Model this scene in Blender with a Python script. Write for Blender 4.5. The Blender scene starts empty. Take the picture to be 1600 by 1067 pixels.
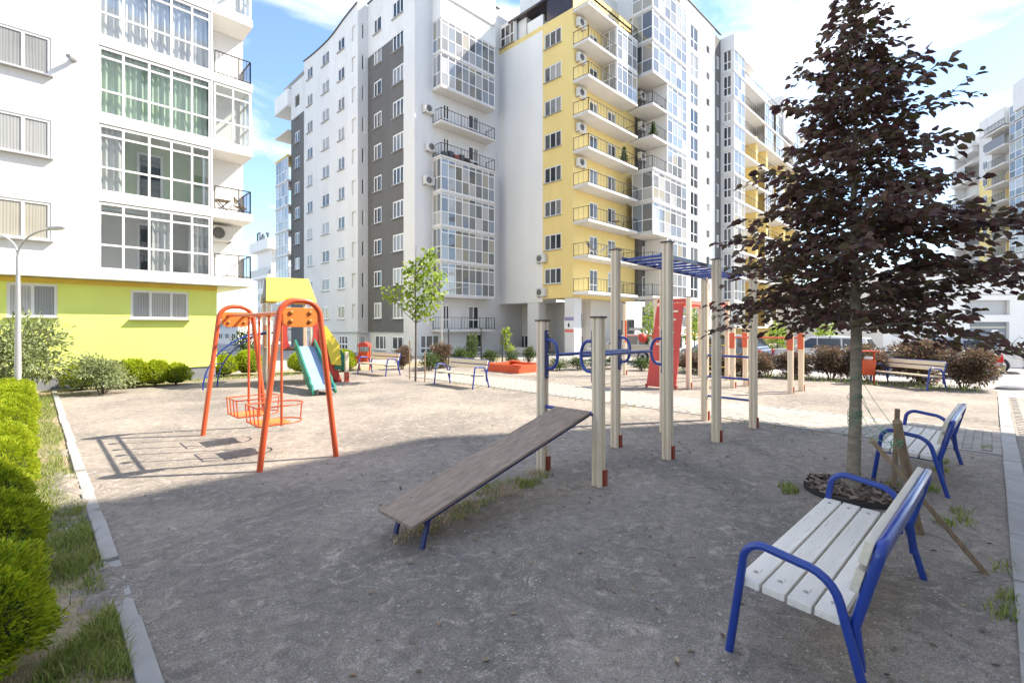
import bpy, bmesh, math, random
import numpy as np
from mathutils import Vector, Matrix
random.seed(7); RNG = np.random.default_rng(7)
scene = bpy.context.scene
COL = scene.collection
R = math.radians; PI = math.pi
# ------------------------------------------------------------------ camera, sky, sun, exposure
EYE = 1.7; FPX = 750.0; HORY = 510.0
cam_d = bpy.data.cameras.new('camera'); cam = bpy.data.objects.new('camera', cam_d); COL.objects.link(cam)
cam.location = (0, 0, EYE); cam.rotation_euler = (R(90), 0, R(-45))
cam_d.sensor_width = 36; cam_d.lens = 36 * FPX / 1600
cam_d.shift_y = -(533.5 - HORY) / 1600
cam_d.clip_start = 0.05; cam_d.clip_end = 3000
scene.camera = cam
SUN_EL = R(46); SUNH = Vector((0.85, -0.53)).normalized()
w = bpy.data.worlds.new('World'); scene.world = w; w.use_nodes = True
nt = w.node_tree; nd = nt.nodes; lk = nt.links; nd.clear()
wo = nd.new('ShaderNodeOutputWorld'); bg = nd.new('ShaderNodeBackground'); sky = nd.new('ShaderNodeTexSky')
sky.sky_type = 'NISHITA'; sky.sun_disc = False; sky.sun_elevation = SUN_EL
sky.sun_rotation = math.atan2(SUNH.x, SUNH.y); sky.air_density = 1.0; sky.dust_density = 0.15; sky.ozone_density = 2.5
bg.inputs['Strength'].default_value = 0.15
tc = nd.new('ShaderNodeTexCoord'); mp = nd.new('ShaderNodeMapping'); mp.inputs['Scale'].default_value = (1.0, 1.0, 2.6)
mp.inputs['Rotation'].default_value = (0.3, 0.1, 1.9); mp.inputs['Location'].default_value = (0.7, 0.2, 0.35)
n1 = nd.new('ShaderNodeTexNoise'); n1.inputs['Scale'].default_value = 2.2; n1.inputs['Detail'].default_value = 9; n1.inputs['Roughness'].default_value = 0.55
n1.inputs['Distortion'].default_value = 0.5
rp = nd.new('ShaderNodeValToRGB'); rp.color_ramp.elements[0].position = 0.485; rp.color_ramp.elements[1].position = 0.70
mx = nd.new('ShaderNodeMix'); mx.data_type = 'RGBA'
lk.new(tc.outputs['Generated'], mp.inputs['Vector']); lk.new(mp.outputs['Vector'], n1.inputs['Vector'])
lk.new(n1.outputs['Fac'], rp.inputs['Fac']); lk.new(rp.outputs['Color'], mx.inputs['Factor'])
lk.new(sky.outputs['Color'], mx.inputs['A']); mx.inputs['B'].default_value = (6.4, 6.3, 6.2, 1)
lk.new(mx.outputs['Result'], bg.inputs['Color']); lk.new(bg.outputs['Background'], wo.inputs['Surface'])
sd = bpy.data.lights.new('sun', 'SUN'); sd.energy = 5.0; sd.angle = R(0.55); sd.color = (1.0, 0.89, 0.74)
sun = bpy.data.objects.new('sun', sd); COL.objects.link(sun)
sdir = Vector((SUNH.x * math.cos(SUN_EL), SUNH.y * math.cos(SUN_EL), math.sin(SUN_EL)))
sun.rotation_euler = sdir.to_track_quat('Z', 'Y').to_euler(); sun.location = (10, -10, 40)
vs = scene.view_settings; vs.view_transform = 'Standard'; vs.look = 'None'; vs.gamma = 1; vs.use_curve_mapping = False
vs.exposure = 1.24
scene.render.engine = 'CYCLES'; scene.cycles.max_bounces = 8; scene.cycles.transparent_max_bounces = 12

# ------------------------------------------------------------------ placing and mesh helpers
S2 = math.sqrt(2)
def G(px, py, z=0.0):
    d = FPX * (EYE - z) / (py - HORY); l = (px - 800) * d / FPX
    return Vector(((d + l) / S2, (d - l) / S2, z))
def CL(l, d, z=0.0):            # sideways / forward metres -> world
    return Vector(((d + l) / S2, (d - l) / S2, z))
def onY(px, Y):                 # X where a pixel column meets a wall of constant Y
    r = (px - 800) / FPX; return Y * (1 + r) / (1 - r)
def onX(px, X):
    r = (px - 800) / FPX; return X * (1 - r) / (1 + r)

class MB:
    def __init__(s): s.v = []; s.f = []; s.sm = []; s.mi = []
    def add(s, verts, faces, smooth=False, mi=0):
        o = len(s.v); s.v.extend([tuple(p) for p in verts])
        for f in faces: s.f.append(tuple(i + o for i in f)); s.sm.append(smooth); s.mi.append(mi)
        return s
    def box(s, a, b, mi=0):
        x0, y0, z0 = a; x1, y1, z1 = b
        return s.add([(x0,y0,z0),(x1,y0,z0),(x1,y1,z0),(x0,y1,z0),(x0,y0,z1),(x1,y0,z1),(x1,y1,z1),(x0,y1,z1)],
                     [(0,3,2,1),(4,5,6,7),(0,1,5,4),(1,2,6,5),(2,3,7,6),(3,0,4,7)], mi=mi)
    def bar(s, p, q, w, h, up=(0,0,1), mi=0):   # rectangular bar from p to q
        p = Vector(p); q = Vector(q); t = (q - p).normalized(); up = Vector(up)
        sx = t.cross(up)
        if sx.length < 1e-4: sx = t.cross(Vector((1,0,0)))
        sx.normalize(); uy = sx.cross(t).normalized(); sx *= w / 2; uy *= h / 2
        vs_ = [p-sx-uy, p+sx-uy, p+sx+uy, p-sx+uy, q-sx-uy, q+sx-uy, q+sx+uy, q-sx+uy]
        return s.add(vs_, [(0,1,2,3),(7,6,5,4),(0,4,5,1),(1,5,6,2),(2,6,7,3),(3,7,4,0)], mi=mi)
    def tube(s, pts, r, n=10, closed=False, caps=True, mi=0, rs=None):
        pts = [Vector(p) for p in pts]; N = len(pts); vv = []; ff = []
        up = None
        for i, p in enumerate(pts):
            if closed: t = (pts[(i+1) % N] - pts[i-1])
            else: t = (pts[min(i+1, N-1)] - pts[max(i-1, 0)])
            t.normalize()
            if up is None:
                up = Vector((0,0,1)) if abs(t.z) < 0.9 else Vector((1,0,0))
            a = t.cross(up)
            if a.length < 1e-5: a = t.cross(Vector((0,1,0.1)))
            a.normalize(); up = a.cross(t).normalized()
            rr = rs[i] if rs else r
            for k in range(n):
                an = 2*PI*k/n; vv.append(p + a*math.cos(an)*rr + up*math.sin(an)*rr)
        for i in range(N if closed else N-1):
            j = (i+1) % N
            for k in range(n):
                l = (k+1) % n; ff.append((i*n+k, i*n+l, j*n+l, j*n+k))
        s.add(vv, ff, True, mi)
        if caps and not closed:
            s.add(vv[:n], [tuple(range(n-1,-1,-1))], False, mi); s.add(vv[-n:], [tuple(range(n))], False, mi)
        return s
    def lathe(s, prof, n=16, c=(0,0,0), mi=0, smooth=True):
        vv = []; ff = []
        for r_, z in prof:
            for k in range(n):
                a = 2*PI*k/n; vv.append((c[0]+r_*math.cos(a), c[1]+r_*math.sin(a), c[2]+z))
        for i in range(len(prof)-1):
            for k in range(n):
                l = (k+1) % n; ff.append((i*n+k, i*n+l, (i+1)*n+l, (i+1)*n+k))
        ff.append(tuple(range(n-1,-1,-1))); m = (len(prof)-1)*n; ff.append(tuple(m+k for k in range(n)))
        return s.add(vv, ff, smooth, mi)
    def prism(s, poly, ex, mi=0):   # polygon of 3D points extruded along ex
        n = len(poly); ex = Vector(ex); a = [Vector(p) for p in poly]; b = [p + ex for p in a]
        return s.add(a + b, [tuple(range(n-1,-1,-1)), tuple(range(n, 2*n))] + [(i, (i+1) % n, n+(i+1) % n, n+i) for i in range(n)], mi=mi)
    def mesh(s, name, mats, off=None, bevel=0, seg=2):
        me = bpy.data.meshes.new(name)
        v = s.v if off is None else [(p[0]-off[0], p[1]-off[1], p[2]-off[2]) for p in s.v]
        me.from_pydata(v, [], s.f)
        if not isinstance(mats, (list, tuple)): mats = [mats]
        for m in mats: me.materials.append(m)
        me.polygons.foreach_set('use_smooth', s.sm); me.polygons.foreach_set('material_index', s.mi)
        if bevel:
            bm = bmesh.new(); bm.from_mesh(me)
            ed = [e for e in bm.edges if len(e.link_faces) == 2 and e.calc_face_angle(0) > 0.7]
            bmesh.ops.bevel(bm, geom=ed, offset=bevel, segments=seg, affect='EDGES', profile=0.6)
            bm.to_mesh(me); bm.free()
        me.update(); return me
    def build(s, name, mats, parent=None, off=None, bevel=0, seg=2, loc=None, rz=0):
        if parent is not None and off == 'w': off = parent.location
        return inst(s.mesh(name, mats, off, bevel, seg), name, parent, loc or (0,0,0), rz)
def inst(me, name, parent=None, loc=(0,0,0), rz=0, rot=None):
    o = bpy.data.objects.new(name, me); COL.objects.link(o); o.location = loc
    o.rotation_euler = rot if rot is not None else (0,0,rz)
    if parent is not None: o.parent = parent
    return o
def tag(o, label=None, cat=None, group=None, kind=None):
    if label: o['label'] = label
    if cat: o['category'] = cat
    if group: o['group'] = group
    if kind: o['kind'] = kind
    return o
def thing(name, label, cat, loc=(0,0,0), rz=0, group=None):
    o = bpy.data.objects.new(name, None); COL.objects.link(o); o.location = loc; o.rotation_euler = (0,0,rz)
    o.empty_display_size = 0.2
    return tag(o, label, cat, group)
KIDS = {}
def copy_tree(o, parent=None):
    c = o.copy(); COL.objects.link(c)
    if parent is not None: c.parent = parent
    for ch in [k for k in o.children]: copy_tree(ch, c)
    return c
def arc(c, r, a0, a1, n, ax, ay):   # points of an arc in the plane of ax, ay
    c = Vector(c); ax = Vector(ax); ay = Vector(ay)
    return [c + ax*(r*math.cos(a0+(a1-a0)*i/n)) + ay*(r*math.sin(a0+(a1-a0)*i/n)) for i in range(n+1)]

# ------------------------------------------------------------------ leaf helper
def leaf_mesh(name, P_, D_, N_, Lg, Wd, m, fold=0.25):
    """many small folded leaves: position, direction, normal, length, width arrays"""
    P_, D_, N_ = (np.asarray(a, float) for a in (P_, D_, N_)); n = len(P_)
    D_ = D_/np.linalg.norm(D_, axis=1, keepdims=True); S_ = np.cross(D_, N_); S_ /= (np.linalg.norm(S_, axis=1, keepdims=True)+1e-9); U_ = np.cross(S_, D_)
    Lg = np.broadcast_to(Lg, n)[:,None]; Wd = np.broadcast_to(Wd, n)[:,None]
    base = P_; tip = P_+D_*Lg-U_*Lg*.12; 
    l1 = P_+D_*Lg*.33+S_*Wd*.5+U_*Wd*fold; l2 = P_+D_*Lg*.72+S_*Wd*.36+U_*Wd*fold*.6
    r1 = P_+D_*Lg*.33-S_*Wd*.5+U_*Wd*fold; r2 = P_+D_*Lg*.72-S_*Wd*.36+U_*Wd*fold*.6
    V = np.stack([base, l1, l2, tip, r2, r1], 1).reshape(-1,3)
    i = np.arange(n)*6; F = np.stack([i, i+1, i+2, i+3, i, i+3, i+4, i+5], 1).reshape(-1)
    me = bpy.data.meshes.new(name); me.vertices.add(len(V)); me.vertices.foreach_set('co', V.ravel())
    me.loops.add(len(F)); me.loops.foreach_set('vertex_index', F); me.polygons.add(2*n)
    me.polygons.foreach_set('loop_start', np.arange(2*n)*4); me.materials.append(m); me.update(calc_edges=True); me.validate()
    return me
def rnd3(n): 
    v = RNG.normal(size=(n,3)); return v/np.linalg.norm(v, axis=1, keepdims=True)

# ------------------------------------------------------------------ materials
def mat(name, col, rough=0.6, metal=0.0, var=0.0, vscale=6.0, bump=0.0, bscale=60.0, spec=0.5, coat=0.0, stretch=None, rnd=0.0, col2=None, dirt=None):
    m = bpy.data.materials.new(name); m.use_nodes = True; t = m.node_tree; b = t.nodes['Principled BSDF']
    b.inputs['Roughness'].default_value = rough; b.inputs['Metallic'].default_value = metal
    b.inputs['Specular IOR Level'].default_value = spec; b.inputs['Coat Weight'].default_value = coat
    c4 = (*col, 1); b.inputs['Base Color'].default_value = c4
    tcn = t.nodes.new('ShaderNodeTexCoord'); mpn = t.nodes.new('ShaderNodeMapping')
    t.links.new(tcn.outputs['Object'], mpn.inputs['Vector'])
    if stretch: mpn.inputs['Scale'].default_value = stretch
    cur = None
    if var > 0 or col2:
        no = t.nodes.new('ShaderNodeTexNoise'); no.inputs['Scale'].default_value = vscale; no.inputs['Detail'].default_value = 6; no.inputs['Roughness'].default_value = 0.6
        t.links.new(mpn.outputs['Vector'], no.inputs['Vector'])
        ra = t.nodes.new('ShaderNodeValToRGB'); ra.color_ramp.elements[0].position = 0.3; ra.color_ramp.elements[1].position = 0.7
        a = tuple(max(0, c*(1-var)) for c in col); d = col2 or tuple(min(1, c*(1+var)) for c in col)
        ra.color_ramp.elements[0].color = (*a, 1); ra.color_ramp.elements[1].color = (*d, 1)
        t.links.new(no.outputs['Fac'], ra.inputs['Fac']); cur = ra.outputs['Color']
    if dirt:
        n2 = t.nodes.new('ShaderNodeTexNoise'); n2.inputs['Scale'].default_value = dirt[1]; n2.inputs['Detail'].default_value = 8; n2.inputs['Roughness'].default_value = 0.7
        t.links.new(mpn.outputs['Vector'], n2.inputs['Vector'])
        r2 = t.nodes.new('ShaderNodeValToRGB'); r2.color_ramp.elements[0].position = dirt[2]; r2.color_ramp.elements[1].position = dirt[2]+0.14
        r2.color_ramp.elements[0].color = (0,0,0,1); r2.color_ramp.elements[1].color = (dirt[3],)*3+(1,)
        t.links.new(n2.outputs['Fac'], r2.inputs['Fac'])
        mm = t.nodes.new('ShaderNodeMix'); mm.data_type = 'RGBA'; t.links.new(r2.outputs['Color'], mm.inputs['Factor'])
        if cur: t.links.new(cur, mm.inputs['A'])
        else: mm.inputs['A'].default_value = c4
        mm.inputs['B'].default_value = (*dirt[0], 1); cur = mm.outputs['Result']
    if rnd > 0:
        oi = t.nodes.new('ShaderNodeObjectInfo'); mr = t.nodes.new('ShaderNodeMapRange'); mr.inputs['To Min'].default_value = 1-rnd; mr.inputs['To Max'].default_value = 1+rnd
        t.links.new(oi.outputs['Random'], mr.inputs['Value'])
        mu = t.nodes.new('ShaderNodeMix'); mu.data_type = 'RGBA'; mu.blend_type = 'MULTIPLY'; mu.inputs['Factor'].default_value = 1
        if cur: t.links.new(cur, mu.inputs['A'])
        else: mu.inputs['A'].default_value = c4
        t.links.new(mr.outputs['Result'], mu.inputs['B']); cur = mu.outputs['Result']
    if cur: t.links.new(cur, b.inputs['Base Color'])
    if bump > 0:
        nb = t.nodes.new('ShaderNodeTexNoise'); nb.inputs['Scale'].default_value = bscale; nb.inputs['Detail'].default_value = 5
        t.links.new(mpn.outputs['Vector'], nb.inputs['Vector'])
        bp = t.nodes.new('ShaderNodeBump'); bp.inputs['Strength'].default_value = bump; bp.inputs['Distance'].default_value = 0.01
        t.links.new(nb.outputs['Fac'], bp.inputs['Height']); t.links.new(bp.outputs['Normal'], b.inputs['Normal'])
    return m
def leafmat(name, col, var, trans=0.35, hue=None, rough=0.45, spec=0.4):
    m = bpy.data.materials.new(name); m.use_nodes = True; t = m.node_tree; b = t.nodes['Principled BSDF']; out = t.nodes['Material Output']
    b.inputs['Roughness'].default_value = rough; b.inputs['Specular IOR Level'].default_value = spec
    g = t.nodes.new('ShaderNodeNewGeometry'); ra = t.nodes.new('ShaderNodeValToRGB')
    ra.color_ramp.elements[0].color = (*[c*(1-var) for c in col], 1); ra.color_ramp.elements[1].color = (*[c*(1+var) for c in col], 1)
    if hue:
        for p, c in hue:
            e = ra.color_ramp.elements.new(p); e.color = (*c, 1)
    t.links.new(g.outputs['Random Per Island'], ra.inputs['Fac']); t.links.new(ra.outputs['Color'], b.inputs['Base Color'])
    tr = t.nodes.new('ShaderNodeBsdfTranslucent'); t.links.new(ra.outputs['Color'], tr.inputs['Color'])
    ms = t.nodes.new('ShaderNodeMixShader'); ms.inputs['Fac'].default_value = trans
    t.links.new(b.outputs['BSDF'], ms.inputs[1]); t.links.new(tr.outputs['BSDF'], ms.inputs[2]); t.links.new(ms.outputs['Shader'], out.inputs['Surface'])
    return m
def panemat(name, cols, rough=0.04, coat=.35, spec=.9):
    m = bpy.data.materials.new(name); m.use_nodes = True; t = m.node_tree; b = t.nodes['Principled BSDF']
    b.inputs['Roughness'].default_value = rough; b.inputs['Specular IOR Level'].default_value = spec; b.inputs['Coat Weight'].default_value = coat; b.inputs['Coat Roughness'].default_value = 0.02
    oi = t.nodes.new('ShaderNodeObjectInfo'); ra = t.nodes.new('ShaderNodeValToRGB'); ra.color_ramp.interpolation = 'CONSTANT'
    el = ra.color_ramp.elements
    el[0].position = 0; el[0].color = (*cols[0], 1); el[1].position = 1/len(cols); el[1].color = (*cols[1], 1)
    for i in range(2, len(cols)): e = el.new(i/len(cols)); e.color = (*cols[i], 1)
    t.links.new(oi.outputs['Random'], ra.inputs['Fac'])
    # soft folds of what hangs behind the pane
    tcn = t.nodes.new('ShaderNodeTexCoord'); wv = t.nodes.new('ShaderNodeTexWave'); wv.inputs['Scale'].default_value = 5.5; wv.inputs['Distortion'].default_value = 5; wv.inputs['Detail'].default_value = 2
    ad = t.nodes.new('ShaderNodeVectorMath'); ad.operation = 'ADD'; t.links.new(tcn.outputs['Object'], ad.inputs[0]); t.links.new(oi.outputs['Location'], ad.inputs[1])
    ms_ = t.nodes.new('ShaderNodeVectorMath'); ms_.operation = 'MULTIPLY'; ms_.inputs[1].default_value = (1,1,.04); t.links.new(ad.outputs[0], ms_.inputs[0])
    t.links.new(ms_.outputs[0], wv.inputs['Vector'])
    mr = t.nodes.new('ShaderNodeMapRange'); mr.inputs['To Min'].default_value = 0.8; mr.inputs['To Max'].default_value = 1.12; t.links.new(wv.outputs['Fac'], mr.inputs['Value'])
    mu = t.nodes.new('ShaderNodeMix'); mu.data_type = 'RGBA'; mu.blend_type = 'MULTIPLY'; mu.inputs['Factor'].default_value = 1
    t.links.new(ra.outputs['Color'], mu.inputs['A']); t.links.new(mr.outputs['Result'], mu.inputs['B']); t.links.new(mu.outputs['Result'], b.inputs['Base Color'])
    return m
def glassmat(name, tint=(0.86,0.9,0.9), refl=0.16):
    m = bpy.data.materials.new(name); m.use_nodes = True; t = m.node_tree; t.nodes.remove(t.nodes['Principled BSDF']); out = t.nodes['Material Output']
    tr = t.nodes.new('ShaderNodeBsdfTransparent'); tr.inputs['Color'].default_value = (*tint, 1)
    gl = t.nodes.new('ShaderNodeBsdfGlossy'); gl.inputs['Roughness'].default_value = 0.01
    lw = t.nodes.new('ShaderNodeLayerWeight'); pw = t.nodes.new('ShaderNodeMath'); pw.operation = 'POWER'; pw.inputs[1].default_value = 3.5; t.links.new(lw.outputs['Facing'], pw.inputs[0])
    ad = t.nodes.new('ShaderNodeMath'); ad.operation = 'MULTIPLY_ADD'; ad.inputs[1].default_value = 0.7; ad.inputs[2].default_value = refl; t.links.new(pw.outputs[0], ad.inputs[0])
    ms = t.nodes.new('ShaderNodeMixShader'); t.links.new(ad.outputs[0], ms.inputs['Fac'])
    t.links.new(tr.outputs[0], ms.inputs[1]); t.links.new(gl.outputs[0], ms.inputs[2]); t.links.new(ms.outputs[0], out.inputs['Surface'])
    return m
M = {}
M['white_render'] = mat('white render', (0.77,0.76,0.735), 0.85, var=0.05, vscale=0.6, bump=0.15, bscale=90, dirt=((0.5,0.49,0.47),1.2,0.6,0.25), stretch=(1,1,0.35))
M['pale_render'] = mat('pale grey render', (0.66,0.655,0.645), 0.85, var=0.05, vscale=0.5, bump=0.12, bscale=80, dirt=((0.52,0.515,0.50),0.9,0.54,0.5), stretch=(1,1,0.3))
M['grey_render'] = mat('dark grey render', (0.125,0.122,0.12), 0.88, var=0.08, vscale=0.7, bump=0.12, bscale=80, dirt=((0.2,0.2,0.2),1.0,0.62,0.3), stretch=(1,1,0.3))
M['yellow_render'] = mat('yellow render', (0.77,0.60,0.24), 0.85, var=0.06, vscale=0.7, bump=0.12, bscale=80, dirt=((0.5,0.38,0.12),1.0,0.6,0.3), stretch=(1,1,0.3))
M['lime_render'] = mat('lime render', (0.78,0.86,0.21), 0.85, var=0.05, vscale=0.9, bump=0.15, bscale=90, dirt=((0.62,0.68,0.2),1.3,0.6,0.3), stretch=(1,1,0.4))
M['band_yellow'] = mat('yellow moulding', (0.70,0.48,0.07), 0.7, var=0.05)
M['plinth'] = mat('grey plinth', (0.22,0.23,0.26), 0.85, var=0.12, vscale=4, bump=0.2)
M['soffit'] = mat('balcony concrete', (0.62,0.60,0.57), 0.9, var=0.06, vscale=1.5)
M['upvc'] = mat('white window plastic', (0.78,0.78,0.78), 0.35)
M['sill'] = mat('grey metal sill', (0.4,0.4,0.4), 0.45, metal=0.3)
M['pane'] = panemat('window pane', [(0.03,0.035,0.04),(0.09,0.095,0.10),(0.05,0.055,0.06),(0.22,0.22,0.21),(0.02,0.025,0.03),(0.13,0.135,0.14),(0.30,0.29,0.27)], coat=.08, spec=.55)
M['pane_bal'] = panemat('balcony pane', [(0.2,0.21,0.22),(0.3,0.31,0.32),(0.12,0.13,0.14),(0.42,0.42,0.42),(0.22,0.26,0.31),(0.34,0.32,0.26),(0.16,0.17,0.18)])
M['pane_lb'] = panemat('curtained pane', [(0.36,0.37,0.37),(0.46,0.46,0.45),(0.28,0.29,0.29),(0.5,0.5,0.5),(0.40,0.38,0.32)])
M['glass'] = glassmat('clear glass', (0.93,0.95,0.95), 0.10)
M['curtain_white'] = mat('white net curtain', (0.8,0.8,0.83), 0.9, var=0.08, vscale=3)
M['curtain_green'] = mat('pale green curtain', (0.56,0.68,0.54), 0.9, var=0.1, vscale=3)
M['curtain_grey'] = mat('grey curtain', (0.66,0.66,0.65), 0.9, var=0.1, vscale=3)
M['blind'] = mat('cream roller blind', (0.5,0.46,0.36), 0.9, var=0.05)
M['room_green'] = mat('green room wall', (0.47,0.56,0.38), 0.9)
M['room'] = mat('room wall', (0.66,0.65,0.62), 0.9, var=0.1, vscale=1.0)
M['black_metal'] = mat('black painted metal', (0.025,0.025,0.03), 0.45)
M['grey_metal'] = mat('galvanised grey metal', (0.33,0.34,0.35), 0.42, metal=0.5, var=0.08)
M['ac_white'] = mat('white unit casing', (0.62,0.61,0.58), 0.5, var=0.05)
M['dark_roof'] = mat('dark roof edging', (0.07,0.075,0.08), 0.5)
M['brown_glass'] = mat('dark brown terrace screen', (0.045,0.035,0.04), 0.15, var=0.2, vscale=1)
M['post_cream'] = mat('cream painted timber post', (0.80,0.68,0.52), 0.55, var=0.1, vscale=2.5, bump=0.25, bscale=30, stretch=(6,6,0.5), dirt=((0.45,0.37,0.27),3.0,0.62,0.5))
M['red_foot'] = mat('red post bracket', (0.30,0.055,0.03), 0.5, var=0.25, vscale=20)
M['blue'] = mat('blue painted steel', (0.012,0.048,0.30), 0.3, var=0.12, vscale=5, coat=0.35, dirt=((0.05,0.07,0.25),14,0.66,0.5))
M['blue_dark'] = mat('dark blue painted steel', (0.02,0.028,0.16), 0.35, var=0.15, vscale=5, coat=0.2)
M['orange'] = mat('orange red painted steel', (0.62,0.095,0.03), 0.35, var=0.1, vscale=4, coat=0.3, dirt=((0.4,0.09,0.04),9,0.64,0.5))
M['orange_panel'] = mat('orange panel', (0.74,0.20,0.035), 0.45, var=0.06)
M['red_panel'] = mat('red panel', (0.56,0.06,0.045), 0.5, var=0.1, vscale=2.5, dirt=((0.4,0.1,0.08),5,0.62,0.5))
M['red_orange'] = mat('red orange boards', (0.68,0.10,0.035), 0.55, var=0.1, vscale=3)
M['yellow_panel'] = mat('yellow panel', (0.76,0.60,0.07), 0.5, var=0.05)
M['green_panel'] = mat('green slide side', (0.015,0.19,0.13), 0.45, var=0.15, vscale=3)
M['slide_metal'] = mat('slide steel', (0.29,0.41,0.66), 0.4, metal=0.15, var=0.1, vscale=2)
M['dark_gap'] = mat('dark rubber', (0.02,0.02,0.02), 0.8)
M['grille'] = mat('grey fan grille', (0.2,0.2,0.2), 0.6)
M['cap'] = mat('dark plastic cap', (0.05,0.03,0.03), 0.5)
M['bolt_cap'] = mat('ochre plastic cap', (0.40,0.17,0.04), 0.4)
M['bolt'] = mat('zinc bolt', (0.42,0.40,0.36), 0.35, metal=0.7)
M['bench_wood'] = mat('whitewashed bench plank', (0.80,0.76,0.69), 0.6, var=0.10, vscale=3.0, bump=0.35, bscale=25, stretch=(0.8,9,9), rnd=0.06, dirt=((0.36,0.31,0.25),6,0.56,0.75))
M['bench_cream'] = mat('cream bench plank', (0.68,0.58,0.42), 0.6, var=0.12, vscale=3.0, bump=0.3, bscale=25, stretch=(0.8,9,9), rnd=0.06)
M['bench_back'] = mat('pale cream bench plank', (0.74,0.68,0.56), 0.6, var=0.12, vscale=3.0, bump=0.3, bscale=25, stretch=(0.8,9,9), rnd=0.06, dirt=((0.40,0.35,0.28),6,0.58,0.6))
M['board'] = mat('weathered brown board', (0.31,0.235,0.185), 0.75, var=0.32, vscale=2.2, bump=0.4, bscale=22, stretch=(0.7,11,11), dirt=((0.33,0.28,0.24),1.6,0.52,0.75))
M['raw_wood'] = mat('raw stake wood', (0.25,0.18,0.115), 0.8, var=0.3, vscale=5, bump=0.5, bscale=25, stretch=(6,6,0.7))
M['bark_beech'] = mat('grey beech bark', (0.25,0.215,0.16), 0.85, var=0.35, vscale=7, bump=0.6, bscale=30, stretch=(1,1,3.0), dirt=((0.2,0.2,0.18),6,0.6,0.6))
M['bark'] = mat('brown bark', (0.12,0.09,0.065), 0.9, var=0.3, vscale=12, bump=0.6, bscale=40)
M['mulch'] = mat('bark chips', (0.22,0.165,0.135), 0.9, var=0.4, vscale=9, rnd=0.7)
M['twine'] = mat('green twine', (0.10,0.34,0.20), 0.7)
M['kerb'] = mat('concrete kerb', (0.36,0.35,0.34), 0.9, var=0.12, vscale=5, bump=0.35, bscale=70, rnd=0.06, dirt=((0.22,0.21,0.2),6,0.6,0.5))
M['paver'] = mat('grey paver', (0.32,0.295,0.265), 0.9, var=0.1, vscale=9, bump=0.3, bscale=80, rnd=0.12)
M['joint'] = mat('sandy joint', (0.26,0.235,0.205), 0.95, var=0.2, vscale=8)
M['pebble'] = mat('gravel', (0.38,0.36,0.34), 0.9, var=0.5, vscale=3)
M['tarmac'] = mat('pale road surface', (0.33,0.315,0.30), 0.92, var=0.1, vscale=0.5, bump=0.3, bscale=60, dirt=((0.24,0.23,0.22),0.8,0.56,0.5))
M['car_silver'] = mat('silver car paint', (0.46,0.47,0.49), 0.28, metal=0.55, coat=0.6)
M['car_white'] = mat('white car paint', (0.72,0.73,0.74), 0.3, coat=0.6)
M['car_grey'] = mat('beige grey car paint', (0.40,0.41,0.40), 0.3, metal=0.5, coat=0.6)
M['car_blue'] = mat('blue grey car paint', (0.22,0.27,0.34), 0.3, metal=0.5, coat=0.6)
M['car_glass'] = mat('car window', (0.012,0.015,0.018), 0.04, spec=0.8, coat=0.4)
M['tyre'] = mat('tyre rubber', (0.018,0.018,0.019), 0.8)
M['rim'] = mat('alloy rim', (0.45,0.45,0.46), 0.35, metal=0.7)
M['tail'] = mat('red lamp lens', (0.5,0.012,0.015), 0.15, coat=0.5)
M['head'] = mat('head lamp lens', (0.6,0.62,0.64), 0.08, coat=0.5)
M['garage'] = mat('grey garage door', (0.20,0.225,0.25), 0.6, var=0.05)
M['sign_white'] = mat('white sign', (0.78,0.78,0.80), 0.5)
M['sign_violet'] = mat('violet print', (0.27,0.24,0.42), 0.5)
M['sign_red'] = mat('red print', (0.66,0.20,0.16), 0.5)
M['lamp_pole'] = mat('pale grey lamp pole', (0.42,0.43,0.44), 0.45, metal=0.25, var=0.06)
M['gravel_base'] = mat('grey city ground', (0.31,0.30,0.285), 0.95, var=0.1, vscale=0.3)
M['leaf_beech'] = leafmat('purple beech leaf', (0.105,0.056,0.056), 0.55, 0.46, [(0.3,(0.15,0.068,0.066)),(0.5,(0.115,0.105,0.042)),(0.75,(0.19,0.09,0.085)),(0.9,(0.14,0.12,0.06))], rough=0.3, spec=0.5)
M['leaf_lime'] = leafmat('lime green leaf', (0.26,0.36,0.045), 0.4, 0.45)
M['leaf_pale'] = leafmat('variegated pale leaf', (0.24,0.31,0.12), 0.45, 0.4, [(0.75,(0.42,0.47,0.25))])
M['leaf_thuja'] = leafmat('thuja spray', (0.25,0.41,0.018), 0.5, 0.45, [(0.5,(0.44,0.55,0.025)),(0.85,(0.66,0.66,0.045))], rough=0.6)
M['thuja_core'] = mat('thuja shade core', (0.035,0.055,0.01), 0.95, var=0.4, vscale=14)  # dark colour carries the shade deep in the gaps between sprays
M['leaf_purple'] = leafmat('barberry leaf', (0.16,0.08,0.075), 0.5, 0.35, [(0.5,(0.26,0.16,0.12)),(0.8,(0.14,0.17,0.06))])
M['leaf_green'] = leafmat('mid green leaf', (0.08,0.13,0.03), 0.5, 0.4)
M['grass'] = leafmat('grass blade', (0.22,0.32,0.07), 0.45, 0.45, [(0.7,(0.32,0.40,0.10)),(0.92,(0.46,0.42,0.19))], rough=0.6)
M['grass_dry'] = leafmat('dry grass blade', (0.55,0.46,0.31), 0.3, 0.45)

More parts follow.
